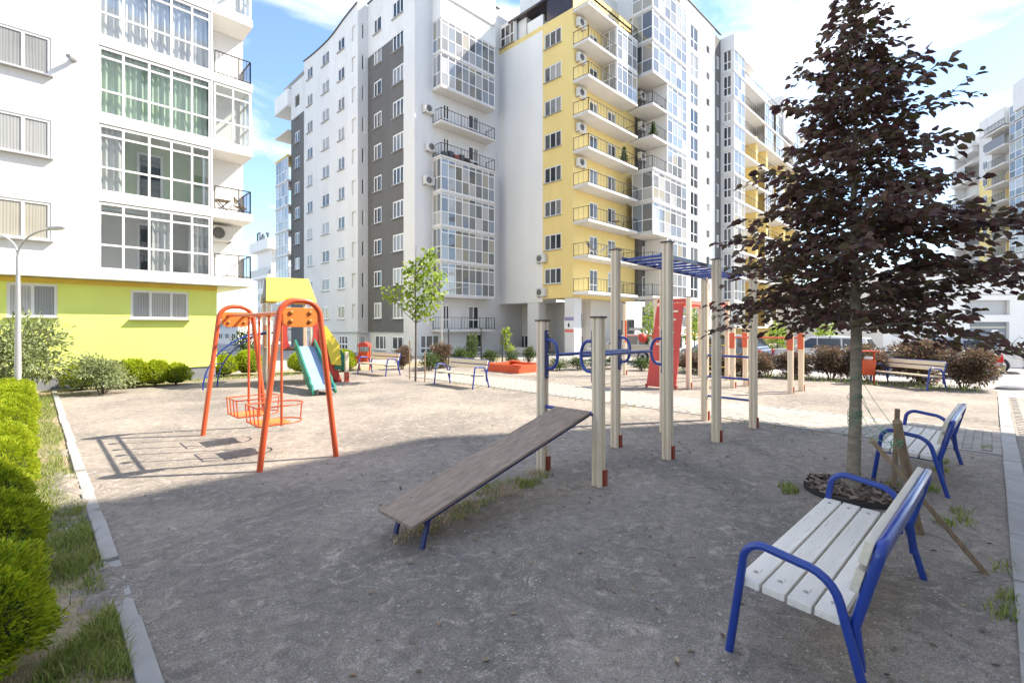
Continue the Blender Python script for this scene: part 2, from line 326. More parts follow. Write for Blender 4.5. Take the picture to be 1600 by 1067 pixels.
def groundmat():
    m = bpy.data.materials.new('playground grit'); m.use_nodes = True; t = m.node_tree; N = t.nodes; L = t.links; b = N['Principled BSDF']
    b.inputs['Roughness'].default_value = 0.95; b.inputs['Specular IOR Level'].default_value = 0.2
    tcn = N.new('ShaderNodeTexCoord')
    def noise(s, d=6, r=0.6, dist=0):
        n = N.new('ShaderNodeTexNoise'); n.inputs['Scale'].default_value = s; n.inputs['Detail'].default_value = d; n.inputs['Roughness'].default_value = r; n.inputs['Distortion'].default_value = dist
        L.new(tcn.outputs['Object'], n.inputs['Vector']); return n
    def ramp(n, p0, c0, p1, c1):
        r = N.new('ShaderNodeValToRGB'); e = r.color_ramp.elements; e[0].position = p0; e[1].position = p1; e[0].color = (*c0, 1); e[1].color = (*c1, 1)
        L.new(n.outputs[0], r.inputs['Fac']); return r
    def mix(f, a, bb, mode='MIX', fac=None):
        x = N.new('ShaderNodeMix'); x.data_type = 'RGBA'; x.blend_type = mode
        if f is not None: L.new(f.outputs['Color'], x.inputs['Factor'])
        else: x.inputs['Factor'].default_value = fac
        L.new(a, x.inputs['A'])
        if isinstance(bb, tuple): x.inputs['B'].default_value = (*bb, 1)
        else: L.new(bb, x.inputs['B'])
        return x.outputs['Result']
    base = ramp(noise(0.55, 5, 0.55, 0.6), 0.35, (0.205,0.187,0.168), 0.65, (0.345,0.303,0.26)).outputs['Color']
    scuff = ramp(noise(3.2, 11, 0.82, 2.4), 0.52, (0,0,0), 0.64, (0.9,)*3)
    c = mix(scuff, base, (0.47,0.415,0.36))
    mot = ramp(noise(11, 7, 0.72, 0.8), 0.38, (0.62,)*3, 0.66, (1.30,)*3)
    c = mix(None, c, mot.outputs['Color'], 'MULTIPLY', 0.55)
    damp = ramp(noise(3.6, 10, 0.78, 1.6), 0.53, (0,0,0), 0.68, (0.7,)*3)
    c = mix(damp, c, (0.125,0.118,0.112))
    grain = ramp(noise(85, 3, 0.8), 0.34, (0.45,)*3, 0.68, (1.5,)*3)
    c = mix(None, c, grain.outputs['Color'], 'MULTIPLY', 0.8)
    sp = N.new('ShaderNodeTexVoronoi'); sp.inputs['Scale'].default_value = 26; L.new(tcn.outputs['Object'], sp.inputs['Vector'])
    spk = ramp(sp, 0.07, (0.85,)*3, 0.13, (0,0,0)); sel = N.new('ShaderNodeMath'); sel.operation = 'GREATER_THAN'; sel.inputs[1].default_value = 0.965
    sep = N.new('ShaderNodeSeparateColor'); L.new(sp.outputs['Color'], sep.inputs['Color']); L.new(sep.outputs[0], sel.inputs[0])
    mu = N.new('ShaderNodeMath'); mu.operation = 'MULTIPLY'; L.new(spk.outputs['Color'], mu.inputs[0]); L.new(sel.outputs[0], mu.inputs[1])
    x = N.new('ShaderNodeMix'); x.data_type = 'RGBA'; L.new(mu.outputs[0], x.inputs['Factor']); L.new(c, x.inputs['A']); x.inputs['B'].default_value = (0.46,0.44,0.41,1)
    L.new(x.outputs['Result'], b.inputs['Base Color'])
    bp = N.new('ShaderNodeBump'); bp.inputs['Strength'].default_value = 0.42; bp.inputs['Distance'].default_value = 0.01
    ad = N.new('ShaderNodeMath'); ad.operation = 'ADD'; L.new(noise(60, 5, 0.7).outputs[0], ad.inputs[0]); L.new(noise(5, 6, 0.6).outputs[0], ad.inputs[1])
    L.new(ad.outputs[0], bp.inputs['Height']); L.new(bp.outputs['Normal'], b.inputs['Normal'])
    return m
M['grit'] = groundmat()
M['soil'] = mat('dry verge soil', (0.31,0.24,0.18), 0.95, var=0.35, vscale=3.5, bump=0.6, bscale=50, dirt=((0.24,0.25,0.10),3.0,0.42,0.7))

# ------------------------------------------------------------------ ground, kerbs, paths
def sheet(name, x0, x1, y0, y1, z, m, kind='structure', nx=1, ny=1):
    b = MB(); vv = [(x0+(x1-x0)*i/nx, y0+(y1-y0)*j/ny, 0) for j in range(ny+1) for i in range(nx+1)]
    b.add(vv, [(j*(nx+1)+i, j*(nx+1)+i+1, (j+1)*(nx+1)+i+1, (j+1)*(nx+1)+i) for j in range(ny) for i in range(nx)])
    return tag(b.build(name, m, loc=(0,0,z)), kind=kind)
sheet('ground', -900, 900, -900, 900, -0.012, M['gravel_base'])
sheet('road', 18.6, 60, -40, 15.0, -0.004, M['tarmac'])
YK = -0.1; XK = 0.45; PX0, PX1 = 9.1, 10.95
sheet('playground_surface', XK, 18.0, YK, 17.3, 0.0, M['grit'])
sheet('verge', -6, XK-0.09, -2, 18.3, 0.0, M['soil'])
sheet('verge', XK, 18.0, 17.3, 17.95, 0.0, M['soil']); sheet('verge', 4.4, 18.0, 17.95, 19.5, 0.0, M['soil'])
# left kerb: metre stones, half buried and slightly out of line
kl = tag(thing('kerb', None, None, (XK, 0, 0)), kind='structure')
kst = MB().box((-0.095,-0.495,-0.15),(0.0,0.495,0.028)).mesh('kerb_stone', M['kerb'], bevel=0.008)
for i in range(17):
    o = inst(kst, 'kerb_stone', kl, (random.uniform(-.008,.008), 1.0+i, random.uniform(-0.022,0.012) if 2 < i < 7 else random.uniform(-.006,.016)), rz=random.uniform(-.008,.008))
import mathutils.noise as mno
df = MB(); gx_n, gy_n = 30, 150
dv = []
for j in range(gy_n+1):
    for i in range(gx_n+1):
        x = XK-.36+.56*i/gx_n; y = 1.5+7.5*j/gy_n; e_ = min(i, gx_n-i)/gx_n*2
        h = mno.noise(Vector((x*2.5, y*1.1, 3.1)))*.07+mno.noise(Vector((x*11, y*9, 7.7)))*.026+.002
        dv.append((x, y, max(-.01, min(.05, h))*min(1, e_*1.7)-.004))
df.add(dv, [(j*(gx_n+1)+i, j*(gx_n+1)+i+1, (j+1)*(gx_n+1)+i+1, (j+1)*(gx_n+1)+i) for j in range(gy_n) for i in range(gx_n)], True)
tag(df.build('soil_drift', M['grit']), kind='stuff')
# right kerb and the pavement beyond it
kr = tag(thing('kerb', None, None, (0, YK, 0)), kind='structure')
kst2 = MB().box((-0.495,-0.16,-0.15),(0.495,0.0,0.03)).mesh('kerb_stone', M['kerb'], bevel=0.01)
for i in range(15):
    inst(kst2, 'kerb_stone', kr, (2.1+i, random.uniform(-.004,.004), random.uniform(-.006,.006)))
pvm = MB().box((-0.0985,-0.0485,-0.06),(0.0985,0.0485,0.0)).mesh('paver', M['paver'], bevel=0.005, seg=1)
def pavers(name, x0, x1, y0, y1, horizontal, budget, keep):
    base = sheet(name, x0, x1, y0, y1, 0.004, M['joint'])
    lst = []; L_, W_ = 0.2, 0.1
    nx = int(round((x1-x0)/(L_ if horizontal else W_))); ny = int(round((y1-y0)/(W_ if horizontal else L_)))
    for i in range(nx):
        for j in range(ny):
            off = 0.5*((j if horizontal else i) % 2)
            x = x0+(i+0.5+(off if horizontal else 0))*(L_ if horizontal else W_); y = y0+(j+0.5+(0 if horizontal else off))*(W_ if horizontal else L_)
            if x0+.04 < x < x1-.04 and y0+.04 < y < y1-.04 and keep(x, y): lst.append((x*x+y*y, x, y))
    lst.sort(); rest = MB()
    for k, (d, x, y) in enumerate(lst):
        z = random.uniform(0.008, 0.014)
        if k < budget: inst(pvm, 'paver', base, (x, y, z), rz=(0 if horizontal else PI/2)+random.uniform(-.012,.012))
        else:
            a, c = (0.097,0.047) if horizontal else (0.047,0.097); rest.box((x-a,y-c,-.02),(x+a,y+c,z))
    if rest.v: tag(rest.build('paver', M['paver'], base), kind='stuff')
pavers('footpath', PX0, PX1, YK, 14.2, True, 300, lambda x, y: True)
edge = MB().box((PX0-.05, YK, -.1), (PX0-.002, 14.2, 0.014)).box((PX1+.002, YK, -.1), (PX1+.05, 14.2, 0.014))
tag(edge.build('path_edging', M['kerb']), kind='structure')
pavers('pavement', 2.0, 16.5, -1.9, YK-0.165, False, 300, lambda x, y: y > -0.06*x-0.5)
# gravel grains that catch the light near the camera
gp = MB(); 
for _ in range(5200):
    d = 1.6+8*random.random()**1.7; l = random.uniform(-1.05, 1.05)*d; p = CL(l, d)
    if not (XK < p.x < PX0-.1 and YK < p.y < 15): continue
    s = random.uniform(0.003, 0.0085)*(1+d*.09); sx, sy, sz = s*random.uniform(.7,1.5), s*random.uniform(.7,1.5), s*.7
    gp.add([(p.x+sx,p.y,sz*.3),(p.x,p.y+sy,sz*.3),(p.x-sx,p.y,sz*.3),(p.x,p.y-sy,sz*.3),(p.x,p.y,sz)], [(0,1,4),(1,2,4),(2,3,4),(3,0,4)])
tag(gp.build('gravel', M['pebble']), kind='stuff')

# ------------------------------------------------------------------ building kit
class Face:
    """a facade plane: origin o, outward normal n, u runs along it"""
    def __init__(s, o, n):
        s.o = Vector((o[0], o[1], 0)); s.n = Vector((n[0], n[1], 0)).normalized(); s.u = Vector((-s.n.y, s.n.x, 0)); s.rz = math.atan2(s.n.x, -s.n.y)
    def p(s, a, t, z): return s.o + s.u*a + s.n*t + Vector((0,0,z))
def FY(Y): return Face((0, Y), (0, -1))      # a = X
def FX(X): return Face((X, 0), (-1, 0))      # a = -Y
def wall(b, F, a0, a1, z0, z1, ops=(), depth=0.12, mi=0):
    """wall sheet with openings and reveals"""
    us = sorted(set([a0, a1] + [min(max(v, a0), a1) for o in ops for v in (o[0], o[1])])); zs = sorted(set([z0, z1] + [min(max(v, z0), z1) for o in ops for v in (o[2], o[3])]))
    for i in range(len(us)-1):
        for j in range(len(zs)-1):
            um, zm = (us[i]+us[i+1])/2, (zs[j]+zs[j+1])/2
            if any(o[0] < um < o[1] and o[2] < zm < o[3] for o in ops): continue
            b.add([F.p(us[i],0,zs[j]), F.p(us[i+1],0,zs[j]), F.p(us[i+1],0,zs[j+1]), F.p(us[i],0,zs[j+1])], [(0,1,2,3)], mi=mi)
    for o in ops:
        x0, x1, y0, y1 = max(o[0],a0), min(o[1],a1), max(o[2],z0), min(o[3],z1)
        if x1 <= x0 or y1 <= y0: continue
        c = [(x0,y0),(x1,y0),(x1,y1),(x0,y1)]
        for k in range(4):
            p, q = c[k], c[(k+1) % 4]
            b.add([F.p(p[0],0,p[1]), F.p(q[0],0,q[1]), F.p(q[0],-depth,q[1]), F.p(p[0],-depth,p[1])], [(0,1,2,3)], mi=mi)
def fbox(b, F, a0, a1, t0, t1, z0, z1, mi=0):
    ps = [F.p(a, t, z) for z in (z0, z1) for a, t in ((a0,t0),(a1,t0),(a1,t1),(a0,t1))]
    b.add(ps, [(0,1,2,3),(7,6,5,4),(0,4,5,1),(1,5,6,2),(2,6,7,3),(3,7,4,0)], mi=mi)
WCACHE = {}
def win_mesh(wd, ht, cols, rows, fr, dp=0.06):
    key = (round(wd,3), round(ht,3), tuple(cols), tuple(rows), fr)
    if key in WCACHE: return WCACHE[key]
    b = MB(); x0 = -wd/2; h = fr/2
    xs = [0]+list(cols)+[1]; zs = [0]+list(rows)+[1]
    b.box((x0,-dp/2,0),(x0+fr,dp/2,ht)); b.box((-x0-fr,-dp/2,0),(-x0,dp/2,ht)); b.box((x0+fr,-dp/2,0),(-x0-fr,dp/2,fr)); b.box((x0+fr,-dp/2,ht-fr),(-x0-fr,dp/2,ht))
    for c in cols: b.box((x0+wd*c-h,-dp/2+.003,fr),(x0+wd*c+h,dp/2-.003,ht-fr))
    for r in rows:
        for i in range(len(xs)-1):
            b.box((x0+wd*xs[i]+h,-dp/2+.006,ht*r-h),(x0+wd*xs[i+1]-h,dp/2-.006,ht*r+h))
    panes = []
    for i in range(len(xs)-1):
        for j in range(len(zs)-1):
            px0, px1 = x0+wd*xs[i]+h*.6, x0+wd*xs[i+1]-h*.6; pz0, pz1 = ht*zs[j]+h*.6, ht*zs[j+1]-h*.6
            panes.append((px0,px1,pz0,pz1))
    res = (b.mesh('window_frame', M['upvc']), panes); WCACHE[key] = res; return res
PCACHE = {}
def pane_mesh(wd, ht, m):
    k = (round(wd,3), round(ht,3), m.name)
    if k not in PCACHE: PCACHE[k] = MB().box((-wd/2,-.008,0),(wd/2,.008,ht)).mesh('pane', m)
    return PCACHE[k]
def window(root, F, ac, z, wd, ht, cols=(0.5,), rows=(), fr=0.06, t=-0.09, m='pane', single=False, sill=True, name='window'):
    me, panes = win_mesh(wd, ht, cols, rows, fr)
    o = inst(me, name, root, F.p(ac, t, z) - root.location, F.rz)
    if single:
        k = ('all', round(wd,3), round(ht,3), m)
        if k not in PCACHE: PCACHE[k] = MB().box((-wd/2+fr*.5,-.008,fr*.5),(wd/2-fr*.5,.008,ht-fr*.5)).mesh('pane', M[m])
        inst(PCACHE[k], 'pane', o)
    else:
        for a, c, e, f in panes: inst(pane_mesh(c-a, f-e, M[m]), 'pane', o, ((a+c)/2, 0.0, e))
    if sill:
        k = ('sill', round(wd,3))
        if k not in PCACHE: PCACHE[k] = MB().box((-wd/2-.04,-.17,-.035),(wd/2+.04,-.03,-.008)).mesh('sill', M['sill'])
        inst(PCACHE[k], 'sill', o)
    return o
def railing(root, F, a0, a1, t, z, h=0.72, ends=(True, True), step=0.13, tb=0.0, m='black_metal', name='railing'):
    b = MB()
    def run(p, q):
        p = Vector(p); q = Vector(q); n = max(1, int((q-p).length/step))
        up = Vector((0,0,h)); b.bar(p+up, q+up, .035, .025); b.bar(p+Vector((0,0,.06)), q+Vector((0,0,.06)), .025, .02)
        for i in range(n+1):
            x = p+(q-p)*(i/n); big = i % 6 == 0 or i == n
            b.bar(x, x+up, .03 if big else .012, .03 if big else .012, up=(1,0,0))
    run(F.p(a0,t,z), F.p(a1,t,z))
    if ends[0]: run(F.p(a0,t,z), F.p(a0,tb,z))
    if ends[1]: run(F.p(a1,t,z), F.p(a1,tb,z))
    return b.build(name, M[m], root, off='w')
def ac_unit(root_loc, rz, label, group='air conditioners on the facades'):
    o = thing('air_conditioner', label, 'air conditioner', root_loc, rz, group)
    MB().box((-.36,-.28,0),(.36,-.02,.5)).build('casing', M['ac_white'], o, bevel=.02)
    g = MB().lathe([(.19,0),(.19,.012)], 18); 
    for i in range(5): g.tube([(0.035*(i+1)*math.cos(2*PI*k/16), 0.035*(i+1)*math.sin(2*PI*k/16), .018) for k in range(16)], .006, 4, closed=True)
    gm = g.build('fan_grille', M['grille'], o, loc=(-.08,-.282,.25)); gm.rotation_euler = (R(90),0,0)
    MB().box((-.3,-.24,-.05),(-.26,0,-.005)).box((.26,-.24,-.05),(.3,0,-.005)).build('bracket', M['grey_metal'], o)
    return o

# ------------------------------------------------------------------ the near white and lime block on the left
XA, YF, YG, XC = -14.0, 17.3, 17.8, 5.17
FH = 2.14; Z0 = 3.29
lb = thing('apartment_building', 'near white apartment block with a lime green ground floor and glazed bays', 'apartment block', (XC, YF, 0))
Fg, Fw = FY(YG), FY(YF)
gx = onY(339, YG)
def xw(F_Y, p0, p1): return onY(p0, F_Y), onY(p1, F_Y)
b = MB(); g1 = (*xw(YG,204,295), 1.92, 2.77); g2 = (*xw(YG,10,90), 1.95, 2.83)
wall(b, Fg, XA, gx, 0.42, 2.98, [g1, g2], 0.1)
b.add([(gx,YG,.42),(gx,YG+14,.42),(gx,YG+14,3.0),(gx,YG,3.0)], [(0,1,2,3)])
b.build('wall', M['lime_render'], lb, off='w')
MB().box((XA, YG+.03, -.3),(gx-.03, YG+14, .42)).build('plinth', M['plinth'], lb, off='w')
MB().box((XA, YG-.09, 2.86),(gx+.0, YG-.002, 2.985)).build('moulding', M['band_yellow'], lb, off='w', bevel=.03)
for q, cols in ((g1, (.33,.69)), (g2, (.5,))):
    window(lb, Fg, (q[0]+q[1])/2, q[2], q[1]-q[0], q[3]-q[2], cols, (), .065, -.05, m='pane_lb')
YG = 18.36      # the upper storeys' inner wall stands further back than the lime wall
gx0, gx1 = onY(154, YF), onY(329.5, YF); RX = onY(333, YF)
NF = 7; ztop = Z0+FH*NF+0.4
b = MB(); ops = []
wl = (onY(-2, YF)-.1, onY(80, YF))
for k in range(NF): ops.append((wl[0], wl[1], Z0+FH*k+.62, Z0+FH*k+1.62))
for k in range(NF): ops.append((wl[0]-3.6, wl[1]-3.6, Z0+FH*k+.62, Z0+FH*k+1.62))
wall(b, Fw, XA, gx0, 3.0, ztop, ops, .1)
b.add([(XA,YF,3.0),(gx0,YF,3.0),(gx0,YG+.6,3.0),(XA,YG+.6,3.0)], [(0,1,2,3)])
wall(b, FY(YG), RX, XC, 3.25, ztop)                         # back wall of the corner balconies
b.add([(RX-.01,YF+.02,3.2),(RX-.01,YG,3.2),(RX-.01,YG,ztop),(RX-.01,YF+.02,ztop)], [(0,1,2,3)])
b.add([(XC,YG,3.0),(XC,YG+14,3.0),(XC,YG+14,ztop),(XC,YG,ztop)], [(0,1,2,3)])
b.add([(gx+.01,YF+.3,2.995),(XC-.01,YF+.3,2.995),(XC-.01,YG+14,2.995),(gx+.01,YG+14,2.995)], [(0,1,2,3)])
b.add([(XA,YG,ztop),(XC,YG,ztop),(XC,YG+14,ztop),(XA,YG+14,ztop)], [(0,1,2,3)])
b.box((gx1,YF+.005,3.25),(RX-.012,YF+.13,ztop))
b.build('wall', M['white_render'], lb, off='w')
for k in range(NF):
    z = Z0+FH*k
    sl = MB().box((gx0, YF-.0, z-.29),(XC, YG-.003, z-.03))
    sl.build('balcony_slab', M['white_render'], lb, off='w', bevel=.012)
    for q in (wl, (wl[0]-3.6, wl[1]-3.6)):
        window(lb, Fw, (q[0]+q[1])/2, z+.62, q[1]-q[0], 1.0, (.5,), (), .065, -.05, m='pane_lb')
    # glazed bay: a real glass screen with rooms, inner wall and curtains behind
    hw = FH-.30; cols5 = (.2,.42,.62,.815)
    fr_o = inst(win_mesh(gx1-gx0, hw, cols5, (.37,.845) if k < 2 else (.36,.86), .055)[0], 'glazed_bay', lb, Fw.p((gx0+gx1)/2, -.05, z-.02)-lb.location)
    for a, c, e, f in win_mesh(gx1-gx0, hw, cols5, (.37,.845) if k < 2 else (.36,.86), .055)[1]:
        inst(pane_mesh(c-a, f-e, M['glass']), 'pane', fr_o, ((a+c)/2, 0, e))
    bk = MB().add([(gx0,YG-.05,z-.03),(gx1,YG-.05,z-.03),(gx1,YG-.05,z+FH-.3),(gx0,YG-.05,z+FH-.3)], [(0,1,2,3)])
    bk.add([(gx0+.005,YF,z-.03),(gx0+.005,YG,z-.03),(gx0+.005,YG,z+FH-.3),(gx0+.005,YF,z+FH-.3)], [(0,1,2,3)])
    bk.build('bay_back_wall', M['room_green'] if k == 1 else M['room'], lb, off='w')
    dr = MB().box((gx0+.95,YG-.09,z+.0),(gx0+1.6,YG-.052,z+1.55)); dr.build('balcony_door', M['upvc'], lb, off='w')
    MB().box((gx0+1.02,YG-.1,z+.1),(gx0+1.53,YG-.091,z+1.48)).build('balcony_door_glass', M['car_glass'], lb, off='w')
    cset = {0: [(.45,.62),(.8,1.0)], 1: [(0,.2)], 2: [(0,.42),(.42,.62),(.63,.98)], 3: [(.0,.2),(.2,.4),(.45,.6),(.62,.8),(.82,.97)]}.get(k, [(0,.4),(.5,.9)])
    cm = {0:'curtain_grey', 1:'curtain_grey', 2:'curtain_green', 3:'curtain_white'}.get(k, 'curtain_white')
    cu = MB()
    for a, c in cset:
        n = int((c-a)*(gx1-gx0)/.022); vv = []; xx0 = gx0+a*(gx1-gx0); ph = random.random()*6
        for i in range(n+1):
            x = xx0+(c-a)*(gx1-gx0)*i/n; yy = YF+.2+.03*math.sin(i*1.05+ph)+.014*math.sin(i*.37+ph); sp = .10*(i/n-.5)*(1 if k == 3 else .2)
            vv += [(x+sp, yy+.02, z), (x, yy, z+hw-.06)]
        cu.add(vv, [(2*i,2*i+2,2*i+3,2*i+1) for i in range(n)], True)
    cu.build('curtain', M[cm], lb, off='w')
    # corner balcony
    if k in (2, 4):
        bw = XC-.05-RX-.02
        fo = inst(win_mesh(bw, hw, (.5,), (.37,.82), .05)[0], 'glazed_balcony', lb, Fw.p(RX+.03+bw/2, -.05, z-.02)-lb.location)
        for a, c, e, f in win_mesh(bw, hw, (.5,), (.37,.82), .05)[1]: inst(pane_mesh(c-a, f-e, M['glass']), 'pane', fo, ((a+c)/2, 0, e))
        Fe = Face((XC-.05, 0), (1, 0))
        fo = inst(win_mesh(YG-YF-.05, hw, (.5,), (.37,.82), .05)[0], 'glazed_balcony', lb, Vector((XC-.08,(YF+YG)/2,z-.02))-lb.location, R(90))
        for a, c, e, f in win_mesh(YG-YF-.05, hw, (.5,), (.37,.82), .05)[1]: inst(pane_mesh(c-a, f-e, M['glass']), 'pane', fo, ((a+c)/2, 0, e))
    else:
        railing(lb, Fw, RX+.06, XC-.06, -.06, z-.03, .74, (False, True), .11, -(YG-YF)+.02)
# things on the near block
ac_unit((RX+.42, YG-.0, Z0+1.25), 0, 'air conditioner high in the first floor corner balcony of the near white block')
vt = thing('wall_vent', 'short grey pipe vent sticking out of the white wall beside two paned windows', 'vent', (onY(115,YF), YF, 7.95+.8))
q = MB().tube([(0,.02,.05),(0,-.1,.03),(-.12,-.3,-.02)], .055, 12); q.build('vent_pipe', M['grey_metal'], vt)
MB().lathe([(.075,0),(.075,.02)], 14).build('wall_flange', M['grey_metal'], vt, loc=(0,-.005,.05)).rotation_euler = (R(90),0,0)
def balcony_set(x, y, z):
    t = thing('garden_table', 'small wooden folding table on the second corner balcony', 'table', (x, y, z))
    MB().box((-.2,-.16,.36),(.2,.16,.39)).build('tabletop', M['raw_wood'], t)
    MB().bar((-.16,-.1,0),(.16,-.1,.36),.025,.025).bar((.16,-.1,0),(-.16,-.1,.36),.025,.025).bar((-.16,.1,0),(.16,.1,.36),.025,.025).bar((.16,.1,0),(-.16,.1,.36),.025,.025).build('leg_frame', M['black_metal'], t)
    c = thing('folding_chair', 'wooden folding chair beside the table on the second corner balcony', 'chair', (x+.55, y+.03, z), R(60))
    MB().box((-.15,-.15,.25),(.15,.15,.275)).build('seat', M['raw_wood'], c)
    MB().box((-.15,.15,.4),(.15,.17,.56)).build('backrest', M['raw_wood'], c)
    MB().bar((-.14,-.15,0),(-.14,.16,.56),.02,.02).bar((.14,-.15,0),(.14,.16,.56),.02,.02).bar((-.14,.15,0),(-.14,-.12,.25),.02,.02).bar((.14,.15,0),(.14,-.12,.25),.02,.02).build('leg_frame', M['black_metal'], c)
balcony_set(RX+.35, YF+.4, Z0+FH-.03)

# ------------------------------------------------------------------ pale grey block in the middle distance
X1, Y1 = 15.65, 23.55; P = 2.04; X2 = onY(780, Y1)
mb = thing('apartment_building', 'pale grey apartment block with dark grey panels and a corner stack of glazed balconies', 'apartment block', (X1, Y1, 0))
F1 = FX(X1); FR = FY(Y1)
Yr = onX(575, X1); Xp = onY(559, Yr); F0 = FX(Xp); Yend = onX(475, Xp)
def colx(Xc, p0, p1): return -onX(p0, Xc), -onX(p1, Xc)
wa = colx(X1, 584, 596); wb = colx(X1, 613.5, 630.5)
g = MB(); ops1 = []; lvl = [2.2+2.03*k for k in range(10)]
for z in lvl: ops1 += [(wa[0],wa[1],z,z+1.02), (wb[0],wb[1],z-.03,z+1.02)]
cA = -onX(575,X1); cB = -onX(631.5,X1)
wall(g, F1, cA, cB, 1.35, 19.35, ops1, .1); g.build('wall', M['grey_render'], mb, off='w')
b = MB(); wall(b, F1, cA, cB, 19.35, 22.85, ops1, .1)
low = [(wa[0]-.1,wa[1]+.35,.2,1.15),(wb[0]-.3,wb[1]+.1,.25,1.12)]
Fq = FX(X1+.12); wall(b, Fq, cA, cB, -.2, 1.36, low, .1)
b.add([F1.p(cA,0,1.35),F1.p(cB,0,1.35),F1.p(cB,-.12,1.35),F1.p(cA,-.12,1.35)], [(0,1,2,3)])
wall(b, FX(X1-.04), cB, -Y1+.0, -.2, 23.1)
b.add([(X1-.04,onX(631.5,X1),-.2),(X1+.2,onX(631.5,X1),-.2),(X1+.2,onX(631.5,X1),23.1),(X1-.04,onX(631.5,X1),23.1)], [(0,1,2,3)])
# return with slit windows
Fr = FY(Yr); sw = (onY(565.2,Yr), onY(569.5,Yr)); sops = [(sw[0],sw[1],z,z+1.0) for z in lvl]
wall(b, Fr, Xp, X1, 1.3, 22.75, sops, .1); wall(b, FY(Yr+.1), Xp, X1+.1, -.2, 1.3, [(Xp+.25,X1-.12,.0,1.1)], .1)
# far white part of the long side, with a gently dipping parapet
colsL = [(480,488.5),(503,514.5),(528,538.5)]; opsL = []
for z in lvl:
    for c in colsL: q = colx(Xp, *c); opsL.append((q[0],q[1],z+.02,z+.92))
nic = colx(Xp, 549.5, 555.5)
opsN = [(nic[0],nic[1],z,z+.95) for z in lvl]
a0, a1 = -Yend, -Yr
wall(b, F0, a0, a1, 1.3, 21.9, opsL+opsN, .1)
N_ = 14
for i in range(N_):
    s0, s1 = i/N_, (i+1)/N_; hz = lambda s: 22.2-.18*math.sin(min(1,s*1.25)*PI)*(1 if s < .8 else 0)+(0 if s < .55 else (s-.55)*1.0)
    b.add([F0.p(a0+(a1-a0)*s0,0,21.9),F0.p(a0+(a1-a0)*s1,0,21.9),F0.p(a0+(a1-a0)*s1,0,hz(s1)),F0.p(a0+(a1-a0)*s0,0,hz(s0))], [(0,1,2,3)])
for z in lvl: b.add([F0.p(nic[0],-.1,z),F0.p(nic[1],-.1,z),F0.p(nic[1],-.1,z+.95),F0.p(nic[0],-.1,z+.95)], [(0,1,2,3)])
lowL = [(colx(Xp,p0,p1)[0],colx(Xp,p0,p1)[1],.1,1.1) for p0,p1 in ((484,494),(508,520),(527,541))]
wall(b, FX(Xp+.1), a0, a1, -.2, 1.3, lowL, .1)
# corner facade
dw = [(onY(692.5,Y1),onY(702.5,Y1)),(onY(732,Y1),onY(748.5,Y1))]
ops2 = [(a,c,z+.03,z+1.5) for z in (1.5, 11.7, 13.74) for a,c in dw]
ops3 = [(onY(657,Y1),onY(687,Y1),.1,1.2),(onY(728,Y1),onY(753,Y1),0,1.2)]
wall(b, FR, X1-.04, X2+.0, -.2, 23.1, ops2+ops3, .12)
b.add([(X1-.04,Y1,23.1),(X2,Y1,23.1),(X2,Y1+20,22.9),(Xp+.5,Y1+20,22.2),(X1+.1,Yr,22.8)], [(0,1,2,3,4)])
b.add([(X1+.2,Y1+.3,0),(X2,Y1+.3,0),(X2,Y1+.3,1.4),(X1+.2,Y1+.3,1.4)], [(0,1,2,3)])
b.build('wall', M['pale_render'], mb, off='w')
rf = MB()
for i in range(N_):
    s0, s1 = i/N_, (i+1)/N_
    rf.bar(F0.p(a0+(a1-a0)*s0,.03,hz(s0)+.03),F0.p(a0+(a1-a0)*s1,.03,hz(s1)+.03),.12,.045)
rf.bar(F1.p(cA,.03,22.88),F1.p(cB,.03,22.88),.12,.045); rf.bar(FR.p(X1,.03,23.13),FR.p(X2,.03,23.13),.12,.045)
rf.build('roof_edging', M['dark_roof'], mb, off='w')
MB().box((Xp-.03, onX(474,Xp), 1.28),(Xp-.001,Yr,1.36)).build('string_course', M['sill'], mb, off='w')
for z in lvl:
    window(mb, F1, sum(wa)/2, z, wa[1]-wa[0], 1.02, (.4,), (), .08, -.05, single=True)
    window(mb, F1, sum(wb)/2, z-.03, wb[1]-wb[0], 1.05, (.34,.67), (), .08, -.05, single=True)
    window(mb, Fr, sum(sw)/2, z, sw[1]-sw[0], 1.0, (), (), .05, -.08, single=True, sill=False)
    for c in colsL:
        q = colx(Xp, *c); window(mb, F0, sum(q)/2, z+.02, q[1]-q[0], .9, (.45,) if c[0] != 503 else (.5,), (), .07, -.05, single=True)
for q in low: window(mb, Fq, (q[0]+q[1])/2, q[2], q[1]-q[0], q[3]-q[2], (.4,.75), (), .09, -.05, single=True)
for q in lowL: window(mb, FX(Xp+.1), (q[0]+q[1])/2, q[2], q[1]-q[0], q[3]-q[2], (.3,.65), (.4,), .09, -.05, single=True)
for q in ops2: window(mb, FR, (q[0]+q[1])/2, q[2], q[1]-q[0], q[3]-q[2], (.5,), (.4,), .07, -.06, sill=False, name='balcony_door')
for q in ops3: window(mb, FR, (q[0]+q[1])/2, q[2], q[1]-q[0], q[3]-q[2], (.3,.65), (.3,), .07, -.06, sill=False)
window(mb, FY(Yr+.1), (Xp+.25+X1-.12)/2, 0, X1-.12-Xp-.25, 1.1, (.5,), (), .07, -.05, single=True, sill=False)
